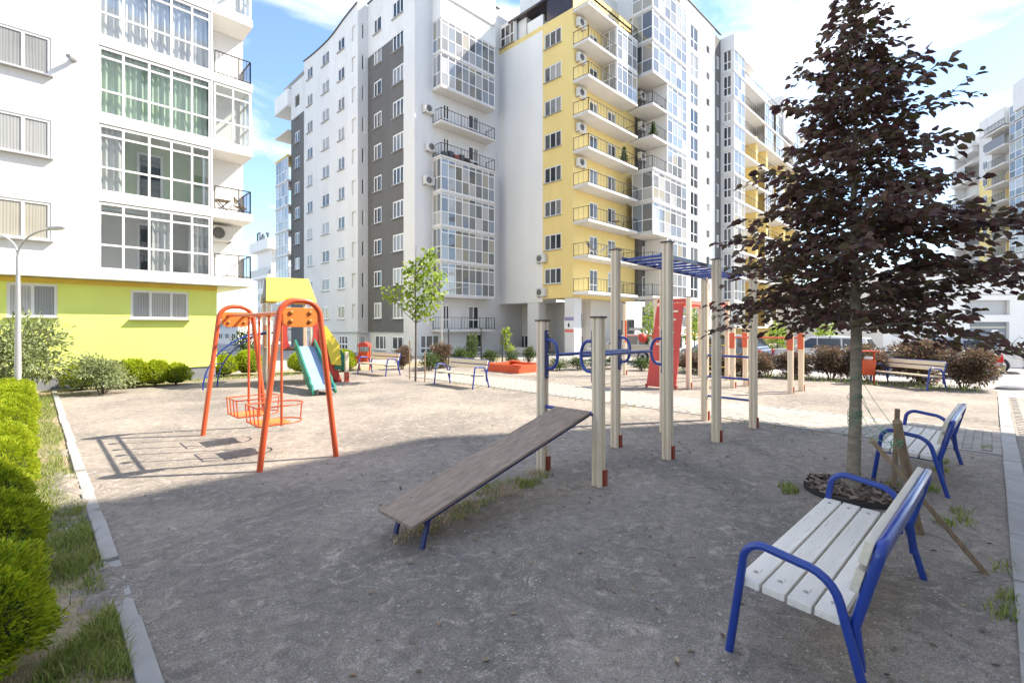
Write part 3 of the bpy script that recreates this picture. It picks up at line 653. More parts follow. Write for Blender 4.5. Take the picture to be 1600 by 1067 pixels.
# stacked balconies at the corner
Yb = 22.73; bx0, bx1 = onY(689, Yb), onY(773, Yb); Fb = FY(Yb); Fs = FX(bx0)
def glazed_box(root, F, Fside, a0, a1, s0, s1, z, h, ncol, nside, row=.42, m='pane_bal', top=.86, fr=.05):
    me, pn = win_mesh(a1-a0, h, tuple((i+1)/ncol for i in range(ncol-1)), (row, top) if top else (row,), fr)
    o = inst(me, 'glazed_balcony', root, F.p((a0+a1)/2, -.03, z)-root.location, F.rz)
    for a, c, e, f in pn: inst(pane_mesh(c-a, f-e, M[m]), 'pane', o, ((a+c)/2, 0, e))
    if Fside:
        me, pn = win_mesh(s1-s0, h, tuple((i+1)/nside for i in range(nside-1)), (row,), fr)
        o2 = inst(me, 'glazed_balcony_end', root, Fside.p((s0+s1)/2, -.03, z)-root.location, Fside.rz)
        for a, c, e, f in pn: inst(pane_mesh(c-a, f-e, M[m]), 'pane', o2, ((a+c)/2, 0, e))
for k in range(10):
    z = 1.5+P*k
    if k == 9:
        bb = MB().box((bx0-.02,Yb-.02,z-.12),(bx1+.05,Y1-.003,24.3)); bb.build('parapet_box', M['white_render'], mb, off='w')
        MB().box((bx0+.5,Yb-.1,z+1.15),(bx1-.1,Yb-.022,z+1.28)).build('parapet_ledge', M['soffit'], mb, off='w'); continue
    MB().box((bx0-.03,Yb-.04,z-.12),(bx1+.03,Y1-.004,z+.02)).build('balcony_slab', M['soffit'], mb, off='w')
    if k in (0, 5, 6):
        railing(mb, Fb, bx0+.02, bx1-.02, -.01, z+.02, .72, (True, True), .24, -.8)
    else:
        glazed_box(mb, Fb, Fs, bx0, bx1, -Y1+.0, -Yb, z+.03, P-.17, 8, 2)
for zz, px in ((14.0+.2,668),(12.0,672),(10.0,668)):
    ac_unit((onY(px,Y1), Y1, zz), 0, {14.2:'air conditioner below the two upper glazed balconies, highest on the pale grey wall', 12.0:'air conditioner beside the upper open balcony railing, middle one on the pale grey wall', 10.0:'air conditioner beside a glazed balcony, lowest on the pale grey wall'}[zz])
# far end of the long side: dark panel and end balconies
Xe = Xp+.15; F9 = FX(Xe); Ye = onX(455, Xe); Yz = onX(436, Xe)
g = MB(); qd = colx(Xe, 460.5, 468); od = [(qd[0],qd[1],z,z+.95) for z in lvl[:9]]
wall(g, F9, -Ye, -Yend, -.2, 18.6, od, .1); g.build('wall', M['grey_render'], mb, off='w')
b = MB(); wall(b, F9, -Ye, -Yend, 18.6, 21.4, [(qd[0],qd[1],19.3,20.3)], .1); wall(b, FX(Xe+1.0), -Yz, -Ye, -.2, 21.4); b.add([(Xe,Ye,-.2),(Xe+1.0,Ye,-.2),(Xe+1.0,Ye,21.4),(Xe,Ye,21.4)], [(0,1,2,3)])
b.add([(Xe,Yend,21.4),(Xe,Yz,21.4),(Xe+4,Yz,21.4),(Xe+4,Yend,21.4)], [(0,1,2,3)])
b.build('wall', M['pale_render'], mb, off='w')
for z in lvl[:9]: window(mb, F9, sum(qd)/2, z, qd[1]-qd[0], .95, (.5,), (), .07, -.05, single=True)
for k in range(10):
    z = 1.5+P*k
    MB().box((Xe-.3,Ye+.01,z-.12),(Xe+.99,Yz+.15,z+.02)).build('balcony_slab', M['yellow_render'] if k == 7 else M['soffit'], mb, off='w')
    if k in (1,2,3,4,5,6): glazed_box(mb, FX(Xe-.25), None, -Yz, -Ye-.05, 0, 0, z+.03, P-.17, 4, 0, top=None)
    elif k == 9: MB().box((Xe-.3,Ye+.01,z+.02),(Xe+.99,Yz+.15,z+1.3)).build('parapet_box', M['white_render'], mb, off='w')
MB().box((X2,Y1,0),(X2+6,Y1+18,23)).build('wall', M['pale_render'], mb, off='w', loc=(.02,.02,-.3))

# ------------------------------------------------------------------ yellow block
YC = onX(895, X2); YW = onX(848, X2)
yb = thing('apartment_building', 'yellow apartment block with open white slab balconies above a columned passage', 'apartment block', (X2, YC, 0))
FL = FX(X2); FV = FY(YC); Xv = 29.25
wy = colx(X2, 850.5, 877); zy = [4.28+2.055*k for k in range(8)]
b = MB(); wall(b, FL, -YW, -YC, 3.4, 20.3, [(wy[0],wy[1],z,z+.95) for z in zy], .1)
dY = [(onY(921.5,YC),onY(934,YC)),(onY(950,YC),onY(962,YC))]; slabs = [3.72+2.055*k for k in range(9)]
opsv = [(a,c,z+.02,z+1.45) for z in slabs for a,c in dY]
wall(b, FV, X2, Xv, 3.4, 22.2, opsv, .1)
b.add([(X2,YC,3.4),(X2,YW,3.4),(Xv,YW,3.4),(Xv,YC,3.4)], [(0,1,2,3)])
b.add([(X2,YC,20.3),(X2,Y1,20.3),(Xv+6,Y1,20.3),(Xv+6,YC,20.3)], [(0,1,2,3)])
b.build('wall', M['yellow_render'], yb, off='w')
b = MB(); wall(b, FL, -Y1, -YW, 3.2, 20.0); b.box((X2+.01,YW,20.31),(X2+.16,Y1-2.6,21.0)); b.add([(X2,YW,3.2),(X2,Y1,3.2),(Xv,Y1,3.2),(Xv,YW,3.2)], [(0,1,2,3)])
b.box((X2+.3,21.3,20.3),(X2+1.6,22.4,21.7))
b.build('wall', M['white_render'], yb, off='w')
b = MB(); wall(b, FL, -Y1, -YW, 20.0, 20.3); b.build('wall', M['yellow_render'], yb, off='w')
b = MB(); wall(b, FX(X2+.1), -Y1, -22.0, 20.3, 22.0); b.build('terrace_wall', M['pale_render'], yb, off='w')
window(yb, FX(X2+.05), -22.8, 20.35, 1.3, 1.4, (.35,.7), (.45,), .07, 0)
sc_ = MB().box((X2+.05,YC+.1,20.32),(X2+.12,YW-.3,21.7)).box((X2+.1,YC+.1,20.32),(Xv,YC+.16,21.7)).box((X2-.05,YC,21.7),(Xv+3,YW+3,21.85))
sc_.build('terrace_screen', M['brown_glass'], yb, off='w')
MB().box((X2+1.5,YC+1.5,20.3),(Xv+3,Y1-.5,24.6)).build('penthouse', M['pale_render'], yb, off='w')
for z in zy: window(yb, FL, sum(wy)/2, z, wy[1]-wy[0], .95, (.34,.67), (), .06, -.05)
for q in opsv: window(yb, FV, (q[0]+q[1])/2, q[2], q[1]-q[0], q[3]-q[2], (.5,), (.36,), .06, -.05, sill=False, name='balcony_door')
Yvf = 16.2; vx0, vx1 = onY(919.5,Yvf), onY(996.5,Yvf); FVf = FY(Yvf)
for k, z in enumerate(slabs):
    MB().box((vx0,Yvf,z-.15),(vx1,YC-.003,z)).build('balcony_slab', M['soffit'] if k else M['white_render'], yb, off='w')
    railing(yb, FVf, vx0+.04, vx1-.04, -.04, z, .74, (True, True), .3, -(YC-Yvf))
    if k in (7, 6):
        gx_ = vx0+(vx1-vx0)*.55
        glazed_box(yb, FVf, None, gx_, vx1-.06, 0, 0, z+.02, 1.85, 4, 0, row=.4)
        me, pn = win_mesh(YC-Yvf-.1, 1.85, (.5,), (.5,), .06); o = inst(me, 'glazed_balcony_end', yb, Vector((gx_,(YC+Yvf)/2,z+.02))-yb.location, R(-90))
        for a, c, e, f in pn: inst(pane_mesh(c-a,f-e,M['pane_bal']), 'pane', o, ((a+c)/2,0,e))
    if k in (3,4,5,6,7): ac_unit((vx0+.6, YC, z+1.2), 0, ['','','','air conditioner above the fourth yellow balcony from below','air conditioner above the fifth yellow balcony from below','air conditioner above the sixth yellow balcony from below','air conditioner above the seventh yellow balcony from below','air conditioner above the eighth yellow balcony from below'][k])
ac_unit((X2, onX(848.5,X2), 3.55), R(-90), 'air conditioner at the bottom edge of the yellow wall under the lowest window')
ac_unit((X2, onX(848.5,X2), 5.62), R(-90), 'air conditioner under the second lowest window of the yellow wall')
# columns and recessed ground floor
for p0, p1 in ((824,841),(882,897)):
    y1_, y0_ = onX(p0,X2), onX(p1,X2)
    MB().box((X2+.02,y0_,-.2),(X2+.7,y1_,3.38 if p0 > 850 else 3.19)).build('column', M['pale_render'], yb, off='w')
b = MB(); Fi = FX(X2+2.2)
opi = [(-onX(812,X2+2.2),-onX(826,X2+2.2),.1,1.1),(-onX(848,X2+2.2),-onX(862,X2+2.2),.1,1.1)]
wall(b, Fi, -Y1, -YC-.3, -.2, 3.3, opi, .1); b.build('passage_wall', M['soffit'], yb, off='w')
for q in opi: window(yb, Fi, (q[0]+q[1])/2, q[2], q[1]-q[0], q[3]-q[2], (.5,), (), .08, -.05, single=True)
MB().box((X2+.05,onX(822,X2),-.2),(X2+.2,Y1-.05,.35)).build('low_wall', M['pale_render'], yb, off='w')
b = MB(); YQ = YC+.9; FQ = FY(YQ); oq = [(onY(905,YQ),onY(922,YQ),1.75,2.6),(onY(903,YQ),onY(932,YQ),-.1,1.15),(onY(960,YQ),onY(992,YQ),.2,2.2)]
wall(b, FQ, X2+.72, Xv+.3, -.2, 3.4, oq, .1); b.build('wall', M['soffit'], yb, off='w')
for q in oq: window(yb, FQ, (q[0]+q[1])/2, q[2], q[1]-q[0], q[3]-q[2], (.33,.66), (), .07, -.05)
# notice on the column
sg = thing('notice', 'white notice with a violet heading and red footer on the passage column', 'sign', (X2+.02, (onX(882,X2)+onX(897,X2))/2, 1.3), R(-90))
MB().box((-.36,-.03,0),(.36,-.005,1.0)).build('notice_board', M['sign_white'], sg)
MB().box((-.34,-.034,.74),(.34,-.031,.96)).build('heading_band', M['sign_violet'], sg)
MB().box((-.34,-.034,.04),(.34,-.031,.24)).build('footer_band', M['sign_red'], sg)
MB().prism([(-.1,-.0345,.36),(.02,-.0345,.36),(.04,-.0345,.5),(-.02,-.0345,.64),(-.1,-.0345,.52)], (0,.003,0)).build('emblem', M['dark_gap'], sg)

# ------------------------------------------------------------------ tall white block with glazed balconies
Y3 = 15.3; Y3w = 15.65; r0, r1 = onY(1020,Y3), onY(1073,Y3); TZ = 25.4
rb = thing('apartment_building', 'tall white apartment block with a column of glazed balconies next to the yellow block', 'apartment block', (r0, Y3, 0))
F3 = FY(Y3); F3s = FX(r0); F3w = FY(Y3w); X4 = onY(1126, Y3w)
b = MB(); st = (onY(1079,Y3w),onY(1091,Y3w)); sm = (onY(1103.5,Y3w),onY(1109.5,Y3w))
ops = []
for k in range(11): z = 1.66+2.055*k; ops += [(st[0],st[1],z+.05,z+1.8),(sm[0],sm[1],z+.75,z+1.4)]
xg = onY(1117, Y3w)
wall(b, F3w, r1-.3, xg, -.2, TZ, ops, .14)
b.add([(r1-.3,Y3w,TZ),(xg,Y3w,TZ),(xg,Y3w+8,TZ),(r1-.3,Y3w+8,TZ)], [(0,1,2,3)])
b.add([(r0,YC+.1,TZ),(r1,YC+.1,TZ),(r1,YC+5,TZ),(r0,YC+5,TZ)], [(0,1,2,3)])
b.box((Xv+.1,YC-.25,18),(Xv+.6,YC+6,TZ))
b.build('wall', M['white_render'], rb, off='w')
for k in range(11):
    z = 1.66+2.055*k
    window(rb, F3w, sum(st)/2, z+.05, st[1]-st[0], 1.75, (.5,), (.4,), .07, -.08, single=True, sill=False)
    window(rb, F3w, sum(sm)/2, z+.75, sm[1]-sm[0], .65, (), (), .06, -.08, single=True, sill=False)
g = MB(); ww = (onY(1119.5,Y3w),onY(1123.5,Y3w)); og = [(ww[0],ww[1],1.9+2.055*k,2.9+2.055*k) for k in range(11)]
wall(g, F3w, xg, X4, -.2, TZ-.4, og, .1); wall(g, FY(YC-.3), Xv-.05, r1-.2, 3.4, TZ); g.add([(Xv-.05,YC-.3,3.4),(Xv-.05,YC+.2,3.4),(Xv-.05,YC+.2,TZ),(Xv-.05,YC-.3,TZ)], [(0,1,2,3)]); g.build('wall', M['grey_render'], rb, off='w')
for q in og: window(rb, F3w, (q[0]+q[1])/2, q[2], q[1]-q[0], 1.0, (.5,), (), .06, -.05, single=True, sill=False)
xm = onY(1043, Y3)
for k in range(11):
    z = 1.6+2.055*k
    MB().box((r0-.05,Y3-.04,z-.16),(r1+.02,YC-.31,z)).build('balcony_slab', M['soffit'], rb, off='w')
    if k in (4,5,9,10,11): pass
    full = k in (3,4,8,9,10)
    a0_ = r0 if full else xm
    glazed_box(rb, F3, F3s if full else None, a0_, r1, -YC+.5, -Y3, z+.02, 1.86, 6 if full else 4, 2, row=.42)
    if not full:
        railing(rb, F3, r0, xm, -.03, z, .74, (True, False), .26, -1.2)
        o = MB().box((xm-.05,Y3,z),(xm,YC-.35,z+1.88)); o.build('balcony_partition', M['white_render'], rb, off='w')
        window(rb, FY(YC-.28), r0+2.0, z+.03, .7, 1.45, (.5,), (.36,), .07, 0.03, sill=False, name='balcony_door', single=True)
        if k in (5,6,7): ac_unit((r0+1.35, YC-.32, z+1.1), 0, {5:'air conditioner in the lowest of three open balconies on the tall white block',6:'air conditioner in the middle of three open balconies on the tall white block',7:'air conditioner in the topmost of three open balconies on the tall white block'}[k])
b = MB(); wall(b, F3, r0, r1, -.2, 1.4, [(r0+.6,r0+1.9,.1,1.1),(r1-1.9,r1-.6,.1,1.1)], .1); b.build('wall', M['soffit'], rb, off='w')
for a_ in (r0+1.25, r1-1.25): window(rb, F3, a_, .1, 1.3, 1.0, (.5,), (), .07, -.05, single=True)
MB().bar((r1-.3,Y3w-.02,TZ+.03),(X4,Y3w-.02,TZ+.03),.14,.07).build('roof_edging', M['dark_roof'], rb, off='w')

# ------------------------------------------------------------------ long white and yellow block behind the beech
Y4 = onX(1147, X4); X4e = 61.0
fb = thing('apartment_building', 'long white and yellow apartment block half hidden behind the purple beech', 'apartment block', (X4, Y4, 0))
F4, F4s, F4r = FY(Y4), FX(X4), FY(Y4+1.3); xa = onY(1164,Y4)
b = MB(); wall(b, F4s, -Y3w, -Y4, -.2, 23.88, [(-Y3w+.25,-Y4-.2,1.8+2.055*k,3.5+2.055*k) for k in range(11)], .12)
b.box((X4-.02,Y4-.03,23.9),(onY(1183,Y4),Y4+1.4,25.1)); b.box((onY(1183,Y4)+.2,Y4+1.25,23.4),(X4e,Y4+6,24.6)); b.box((52,Y4-.2,20.5),(55.5,Y4+2,24.3))
wall(b, F4r, xa, X4e, 18.8, 24.6); b.build('wall', M['pale_render'], fb, off='w')
b = MB(); wall(b, F4r, xa, X4e, -.2, 18.8); 
for x in (45.5, 48.2, 53.5, 57): b.box((x,Y4+.25,1.6),(x+.5,Y4+1.3,18.6))
b.build('wall', M['yellow_render'], fb, off='w')
for k in range(11):
    z = 1.7+2.055*k
    window(fb, F4s, (-Y3w-Y4)/2, z+.1, .66, 1.65, (.5,), (.4,), .07, -.06, single=True, sill=False)
    glazed_box(fb, F4, None, X4+.05, xa, 0, 0, z+.02, 1.86, 3, 0, row=.42, top=None)
    MB().box((X4-.02,Y4-.05,z-.16),(X4e,Y4+1.29,z)).build('balcony_slab', M['soffit'], fb, off='w')
    if k not in (3,6): railing(fb, F4, xa+.05, X4e, -.02, z, .74, (False, False), .5)
    for x0_ in (47.2, 50.4, 56.0):
        if (k+int(x0_)) % 3: glazed_box(fb, F4, None, x0_, x0_+2.3, 0, 0, z+.02, 1.86, 4, 0, row=.42, top=None)
    for x in (43.6, 49.5, 52.0, 55.2, 59): window(fb, F4r, x, z+.02, .8, 1.45, (.5,), (.36,), .07, .02, single=True, sill=False, name='balcony_door')

# ------------------------------------------------------------------ far right block, garage hall, far buildings
fr_ = thing('apartment_building', 'far white and yellow apartment block rising behind the garage hall', 'apartment block', CL(58.9, 64.0), math.atan2(.453,.891)+PI)
# local frame: x runs along the facade towards the camera, -y is out of the facade
def LF(Y): return Face((0, Y), (0, -1))
Fk = LF(0); b = MB(); b2 = MB()
def lwin(F, a, z, wd, ht, cols, rows, m='pane'):
    me, pn = win_mesh(wd, ht, cols, rows, .08); o = inst(me, 'window', fr_, F.p(a, -.05, z), F.rz)
    k = ('all', round(wd,3), round(ht,3), m)
    if k not in PCACHE: PCACHE[k] = MB().box((-wd/2+.04,-.008,.04),(wd/2-.04,.008,ht-.04)).mesh('pane', M[m])
    inst(PCACHE[k], 'pane', o)
lev = [5.6+2.05*k for k in range(10)]
wy9 = [(6.6,z+.6) for z in lev]
wall(b, LF(1.3), 7.95, 10.95, 3, 19.4); wall(b, Fk, 5.5, 7.9, 3, 19.4, [(a-.45,a+.45,z,z+1.0) for a, z in wy9[:7]], .12); b.build('wall', M['yellow_render'], fr_)
wall(b2, Fk, 5.5, 7.9, 19.4, 24.9, [(6.15,7.05,z,z+1.0) for a, z in wy9[7:]], .12)
wall(b2, Fk, 11.0, 20, 3, 26); wall(b2, LF(1.3), 7.9, 11.0, 19.4, 25.4); wall(b2, LF(1.1), .5, 5.5, 3, 24.6); b2.box((7.9,0,3),(7.93,1.3,25)); b2.box((10.97,0.01,3),(11.0,1.3,25)); b2.box((5.5,.01,3),(5.53,1.1,24))
b2.box((0,-.05,3),(.5,8,24.2)); b2.box((1.2,-.5,23.3),(5.2,3,25.2)); b2.box((6.6,-.6,24.3),(11.2,3,26.2)); b2.box((12.5,-.5,25.0),(20,3,28)); b2.add([(0,0.5,24.4),(20,.5,24.4),(20,9,24.4),(0,9,24.4)], [(0,1,2,3)])
b2.build('wall', M['pale_render'], fr_)
for a, z in wy9: lwin(Fk, a, z, .9, 1.0, (.5,), ())
for k, z in enumerate(lev):
    MB().box((7.95,-.75,z-.16),(11.6,1.29,z)).build('balcony_slab', M['soffit'], fr_)
    MB().box((.55,-.65,z-.16),(5.45,1.09,z)).build('balcony_slab', M['soffit'], fr_)
    lwin(LF(1.25), 9.4, z+.02, 1.1, 1.5, (.5,), (.4,)); lwin(LF(1.05), 4.3, z+.02, 1.1, 1.5, (.5,), (.4,))
    if k == 8: MB().box((8.0,-.73,z),(11.5,-.67,z+1.1)).build('balcony_screen', M['plinth'], fr_)
    else:
        q = MB(); q.bar((8.0,-.71,z+.8),(11.55,-.71,z+.8),.04,.04)
        for i in range(15): q.bar((8.0+i*.25,-.71,z),(8.0+i*.25,-.71,z+.8),.025,.025)
        q.build('railing', M['black_metal'], fr_)
    for a0_, a1_, t_ in ((11.6,17.6,-.3),(.7,3.6,-.55)):
        if a0_ > 5 or k in (0,1,3,4,5,7):
            me, pn = win_mesh(a1_-a0_, 1.86, tuple((i+1)/6 for i in range(5)), (.42,), .06); o = inst(me, 'glazed_balcony', fr_, ((a0_+a1_)/2, t_, z))
            for a, c, e, f in pn: inst(pane_mesh(c-a, f-e, M['pane_bal']), 'pane', o, ((a+c)/2, 0, e))
            if a0_ < 5: q = MB().box((.72,-.62,z),(3.58,-.57,z+.75)).build('balcony_front', M['soffit'], fr_)
hl = thing('garage_hall', 'low white garage hall with a grey roller door and a grey band above it', 'building', CL(33, 30), R(-45))
def HX(px): return (px-800)/FPX*30-33
def HZ(y): return EYE+(HORY-y)*30/FPX
b = MB(); Fh = LF(0)
oh = [(HX(1508),HX(1578),HZ(492),HZ(469)), (HX(1515),HX(1577),-.1,HZ(503))]
wall(b, Fh, HX(1380), HX(1860), -.2, HZ(425.5), oh, .25)
b.add([(HX(1380),0,HZ(425.5)),(HX(1860),0,HZ(425.5)),(HX(1860),12,HZ(425.5)),(HX(1380),12,HZ(425.5))], [(0,1,2,3)]); b.add([(HX(1380),0,-.2),(HX(1380),12,-.2),(HX(1380),12,HZ(425.5)),(HX(1380),0,HZ(425.5))], [(0,1,2,3)])
b.build('wall', M['white_render'], hl)
MB().box((HX(1380)-.1,-.1,HZ(425.5)),(HX(1860),.2,HZ(424))).build('roof_edging', M['dark_roof'], hl)
MB().box((HX(1380),-.03,HZ(461)),(HX(1860),-.002,HZ(459.5))).build('string_course', M['sill'], hl)
MB().box((oh[0][0],.2,oh[0][2]),(oh[0][1],.24,oh[0][3])).build('louvre_panel', M['sill'], hl)
for i in range(6):
    z0 = -.1+(HZ(503)+.1)*i/6; MB().box((oh[1][0],.18,z0+.01),(oh[1][1],.22,z0+(HZ(503)+.1)/6)).build('door_panel', M['garage'], hl)
MB().box((HX(1553),.14,HZ(519)),(HX(1563),.165,HZ(515.5))).build('door_notice', M['sign_white'], hl)
cy = thing('flue_pipe', 'dark grey flue pipe standing on the garage hall roof', 'chimney', CL(29.9, 31.2, HZ(425.5)))
MB().lathe([(.16,-2.6),(.16,1.35),(.2,1.36),(.2,1.44)], 14).build('pipe', M['plinth'], cy)
MB().box((-.35,-.3,-2.75),(.35,.3,-2.2)).build('base_box', M['plinth'], cy)
ht = thing('tower_building', 'far pale tower with dark rooftop letters seen between the two nearer blocks', 'building', CL(-29.5, 60), 0)
def hp(px, d, y): return CL((px-800)/FPX*d, d, EYE+(HORY-y)*d/FPX)
b = MB(); h0 = ht.location; xL = h0.x-1.5
zt = EYE+(HORY-381)*60/FPX; 
b.box((xL,h0.y-3,0),(xL+7,h0.y+2.2,zt-1.2)); b.box((xL-.7,h0.y-3.8,zt-1.2),(xL+8,h0.y+3.0,zt)); b.box((xL-.6,h0.y-3.6,zt-4.6),(xL+8,h0.y+2.6,zt-4.2)); b.box((xL+1.5,h0.y-6,0),(xL+12,h0.y-3.01,zt-3.2))
b.build('wall', M['white_render'], ht, off='w')
q = MB(); q.box((xL-.62,h0.y-3.6,zt-4.2),(xL-.58,h0.y+2.6,zt-3.4)); q.build('balcony_front', M['sill'], ht, off='w')
for i in range(4):
    for k in range(4):
        inst(win_mesh(.8,1.1,(.5,),(),.08)[0], 'window', ht, (xL-.03-h0.x, -2+i*1.15, 1.5+k*1.6), R(-90)); inst(pane_mesh(.76,1.06,M['pane']), 'pane', ht, (xL-.02-h0.x, -2+i*1.15, 1.52+k*1.6), R(-90))
for i, ch in enumerate('Поз'):
    cu = bpy.data.curves.new('sign_letter', 'FONT'); cu.body = ch; cu.size = 1.9; cu.extrude = .08; cu.align_x = 'CENTER'
    tmp = bpy.data.objects.new('tmp', cu); COL.objects.link(tmp); dg = bpy.context.evaluated_depsgraph_get(); me = bpy.data.meshes.new_from_object(tmp.evaluated_get(dg)); bpy.data.objects.remove(tmp)
    me.materials.append(M['dark_roof']); inst(me, 'sign_letter', ht, (xL+.0-h0.x, 1.6-i*1.55, zt-.0), rot=(R(90),0,R(-90)))
for (px0, px1, d, y, lab) in ((338,372,46,503,'low pale house seen under the near white block past the swing'),(372,402,52,497,'far white house with a grey roof behind the blue arched climber')):
    hs = thing('house', lab, 'house', CL((px0-800)/FPX*d, d), R(-45)); wd = (px1-px0)/FPX*d; hz_ = EYE+(HORY-y)*d/FPX
    MB().box((0,0,0),(wd,4,hz_)).build('wall', M['white_render'], hs)
    MB().box((-.2,-.3,hz_),(wd+.2,4.3,hz_+.12)).build('roof', M['sill'], hs)
    for i in range(3):
        for zz in (.5, 1.5):
            if zz+.6 < hz_: inst(win_mesh(wd*.2,.55,(.5,),(),.06)[0], 'window', hs, (wd*(.2+.3*i),-.03,zz)); inst(pane_mesh(wd*.2-.06,.5,M['pane']), 'pane', hs, (wd*(.2+.3*i),-.02,zz+.02))
# the block beside the pavement, out of the frame, whose stepped end shades the front of the playground
cb = thing('apartment_building', 'white apartment block beside the pavement that shades the front of the playground', 'apartment block', (18, -5, 0))
b = MB(); opc = [(x,x+1.2,.9+2.1*k,1.9+2.1*k) for k in range(9) for x in np.arange(-16, 17, 3.0)]
Fc = Face((0,-5), (0,1)); wall(b, Fc, -18, 24, -.2, 22, [(-o[1],-o[0],o[2],o[3]) for o in opc], .1)
b.box((-24,-17,-.2),(18,-5.1,12)); b.box((-24,-17,12),(20.7,-5.1,16)); b.box((-24,-17,16),(22.3,-5.1,22))
b.build('wall', M['white_render'], cb, off='w')
for o in opc: window(cb, Fc, -(o[0]+o[1])/2, o[2], 1.2, 1.0, (.5,), (), .07, -.05, single=True, sill=False)

# ------------------------------------------------------------------ swing set
sx, sy = 2.35, 7.4
sw_ = thing('swing_set', 'orange red two seat swing frame with arched ends standing on the sunny grit', 'swing set', (sx, sy, 0))
HW, HY, TOPZ = .47, 1.30, 2.02
def arch(y):
    r = .215; pts = []
    bx, tx = HW, .255
    pts.append(Vector((-bx, y, -.05))); p1 = Vector((-tx, y, TOPZ-r)); pts.append(p1)
    for i in range(1, 7): a = PI-(PI/2)*i/6*.97; pts.append(Vector((-tx+r+r*math.cos(a), y, TOPZ-r+r*math.sin(a))))
    pts += [Vector((-q.x, q.y, q.z)) for q in reversed(pts)]
    return pts
for y in (-HY-.03, HY):
    MB().tube(arch(y), .036, 12).build('arch_frame', M['orange'], sw_)
    pl = [(-.225,y-.02,1.93),(.225,y-.02,1.93),(.2,y-.02,1.73),(.13,y-.02,1.69),(-.13,y-.02,1.69),(-.2,y-.02,1.73)]
    pn = MB().prism(pl, (0,.04,0)).build('end_panel', M['orange_panel'], sw_, bevel=.006)
    for bx in (-.115, .115):
        for bz in (1.765, 1.87):
            o = MB().lathe([(.026,0),(.026,.014),(.014,.02)], 12).build('bolt_cap', M['bolt_cap'], pn, loc=(bx, y-.02, bz)); o.rotation_euler = (R(90),0,0)
for x in (-.11, .11): MB().tube([(x,-HY,1.87),(x,HY,1.87)], .022, 8).build('crossbeam', M['orange'], sw_)
for yc in (7.82-sy, 6.93-sy):
    st_ = MB()
    for dy in (-.24, .24): st_.tube([(-.0,yc+dy,1.86),(0.0,yc+dy,.38)], .017, 8)
    rods = st_.build('hanger_rod', M['orange'], sw_)
    bb = MB()
    for dy in (-.24, .24): bb.lathe([(.035,0),(.05,.015),(.05,.045),(.035,.06)], 10, c=(0,yc+dy,1.83))
    bb.build('bearing', M['orange_panel'], rods)
    for zz, x0_, x1_ in ((.64,-.3,.36),(.4,-.28,.34)):
        pts = [Vector((x0_,yc-.24,zz)), Vector((x1_-.24,yc-.24,zz))]+[Vector((x1_-.24+.24*math.sin(PI*i/8), yc-.24*math.cos(PI*i/8), zz)) for i in range(1,8)]+[Vector((x1_-.24,yc+.24,zz)), Vector((x0_,yc+.24,zz))]
        MB().tube(pts, .011, 6, closed=True).build('guard_ring', M['orange'], sw_)
    bk = MB()
    for dy in (-.24,-.08,.08,.24): bk.tube([(-.3,yc+dy,.64),(-.28,yc+dy,.4)], .009, 6)
    bk.tube([(.36-.0,yc,.64),(.34,yc,.4)], .009, 6); bk.build('guard_bar', M['orange'], sw_)
    se = MB().box((-.27,yc-.21,.385),(.14,yc+.21,.41)).build('seat', M['orange_panel'], sw_, bevel=.006)

# ------------------------------------------------------------------ play tower with roof, slide and arched climber
TR = R(-12)
tw = thing('play_tower', 'timber play tower with a yellow roof, red panels and a green sided slide', 'play tower', CL(-6.75, 14.45), TR)
H6 = .58
for x in (-H6, H6):
    for y in (-H6, H6):
        MB().box((x-.05,y-.05,-.1),(x+.05,y+.05,2.38)).build('post', M['post_cream'], tw, bevel=.012)
MB().box((-.62,-.62,1.0),(.62,.62,1.07)).build('platform', M['raw_wood'], tw)
# roof: ridge along x, yellow slopes, grey gable boards
for sgn in (-1, 1):
    pr = [(-.72, sgn*.80, 2.36),(.72, sgn*.80, 2.36)]
    n = 12; tw_ = lambda v: .16*max(0, math.sin((v-.28)/.44*PI)) if .28 < v < .72 else 0.0
    low_ = [(-.66+1.32*i/n, sgn*.80*(1-tw_(i/n)), 2.40+.72*tw_(i/n)) for i in range(n+1)]
    poly = low_+[(.58,0,3.12),(-.58,0,3.12)]
    MB().prism(poly, (0,-.0,.035)).build('roof_slope', M['yellow_panel'], tw)
for x in (-.63, .60):
    MB().prism([(x,-.76,2.40),(x,-.30,2.40),(x,-.2,2.55),(x,.2,2.55),(x,.30,2.40),(x,.76,2.40),(x,0,3.09)], (.03,0,0)).build('gable_board', M['plinth'], tw)
for x0_, s in ((-.22,1),(.72,-1)):       # wavy red panels either side of the slide mouth
    n = 14; L_ = [(x0_, -.64, 1.05+.95*i/n) for i in range(n+1)]; Rr = [(x0_+s*(.2-.085*math.sin(PI*i/n)), -.64, 1.05+.95*i/n) for i in range(n+1)]
    MB().prism(L_+Rr[::-1], (0,.03,0)).build('side_panel', M['red_panel'], tw)
MB().prism([(-.26,-.645,2.0)]+[(-.22+.94*i/10,-.645,2.0+.14*math.sin(PI*i/10)) for i in range(11)]+[(.74,-.645,2.0),(.74,-.645,1.93),(-.26,-.645,1.93)], (0,.03,0)).build('arch_panel', M['green_panel'], tw)
MB().box((-.58,-.61,1.1),(-.55,.58,1.75)).build('side_panel', M['red_panel'], tw)
MB().tube([(-.62,-.5,1.55),(-.62,.5,1.55)], .02, 8).build('hand_rail', M['black_metal'], tw)
MB().prism([(.63,-.6,1.05),(.63,-.2,1.05),(.63,-.1,1.5),(.63,-.2,2.1),(.63,-.55,2.15)], (.03,0,0)).build('side_panel', M['green_panel'], tw)
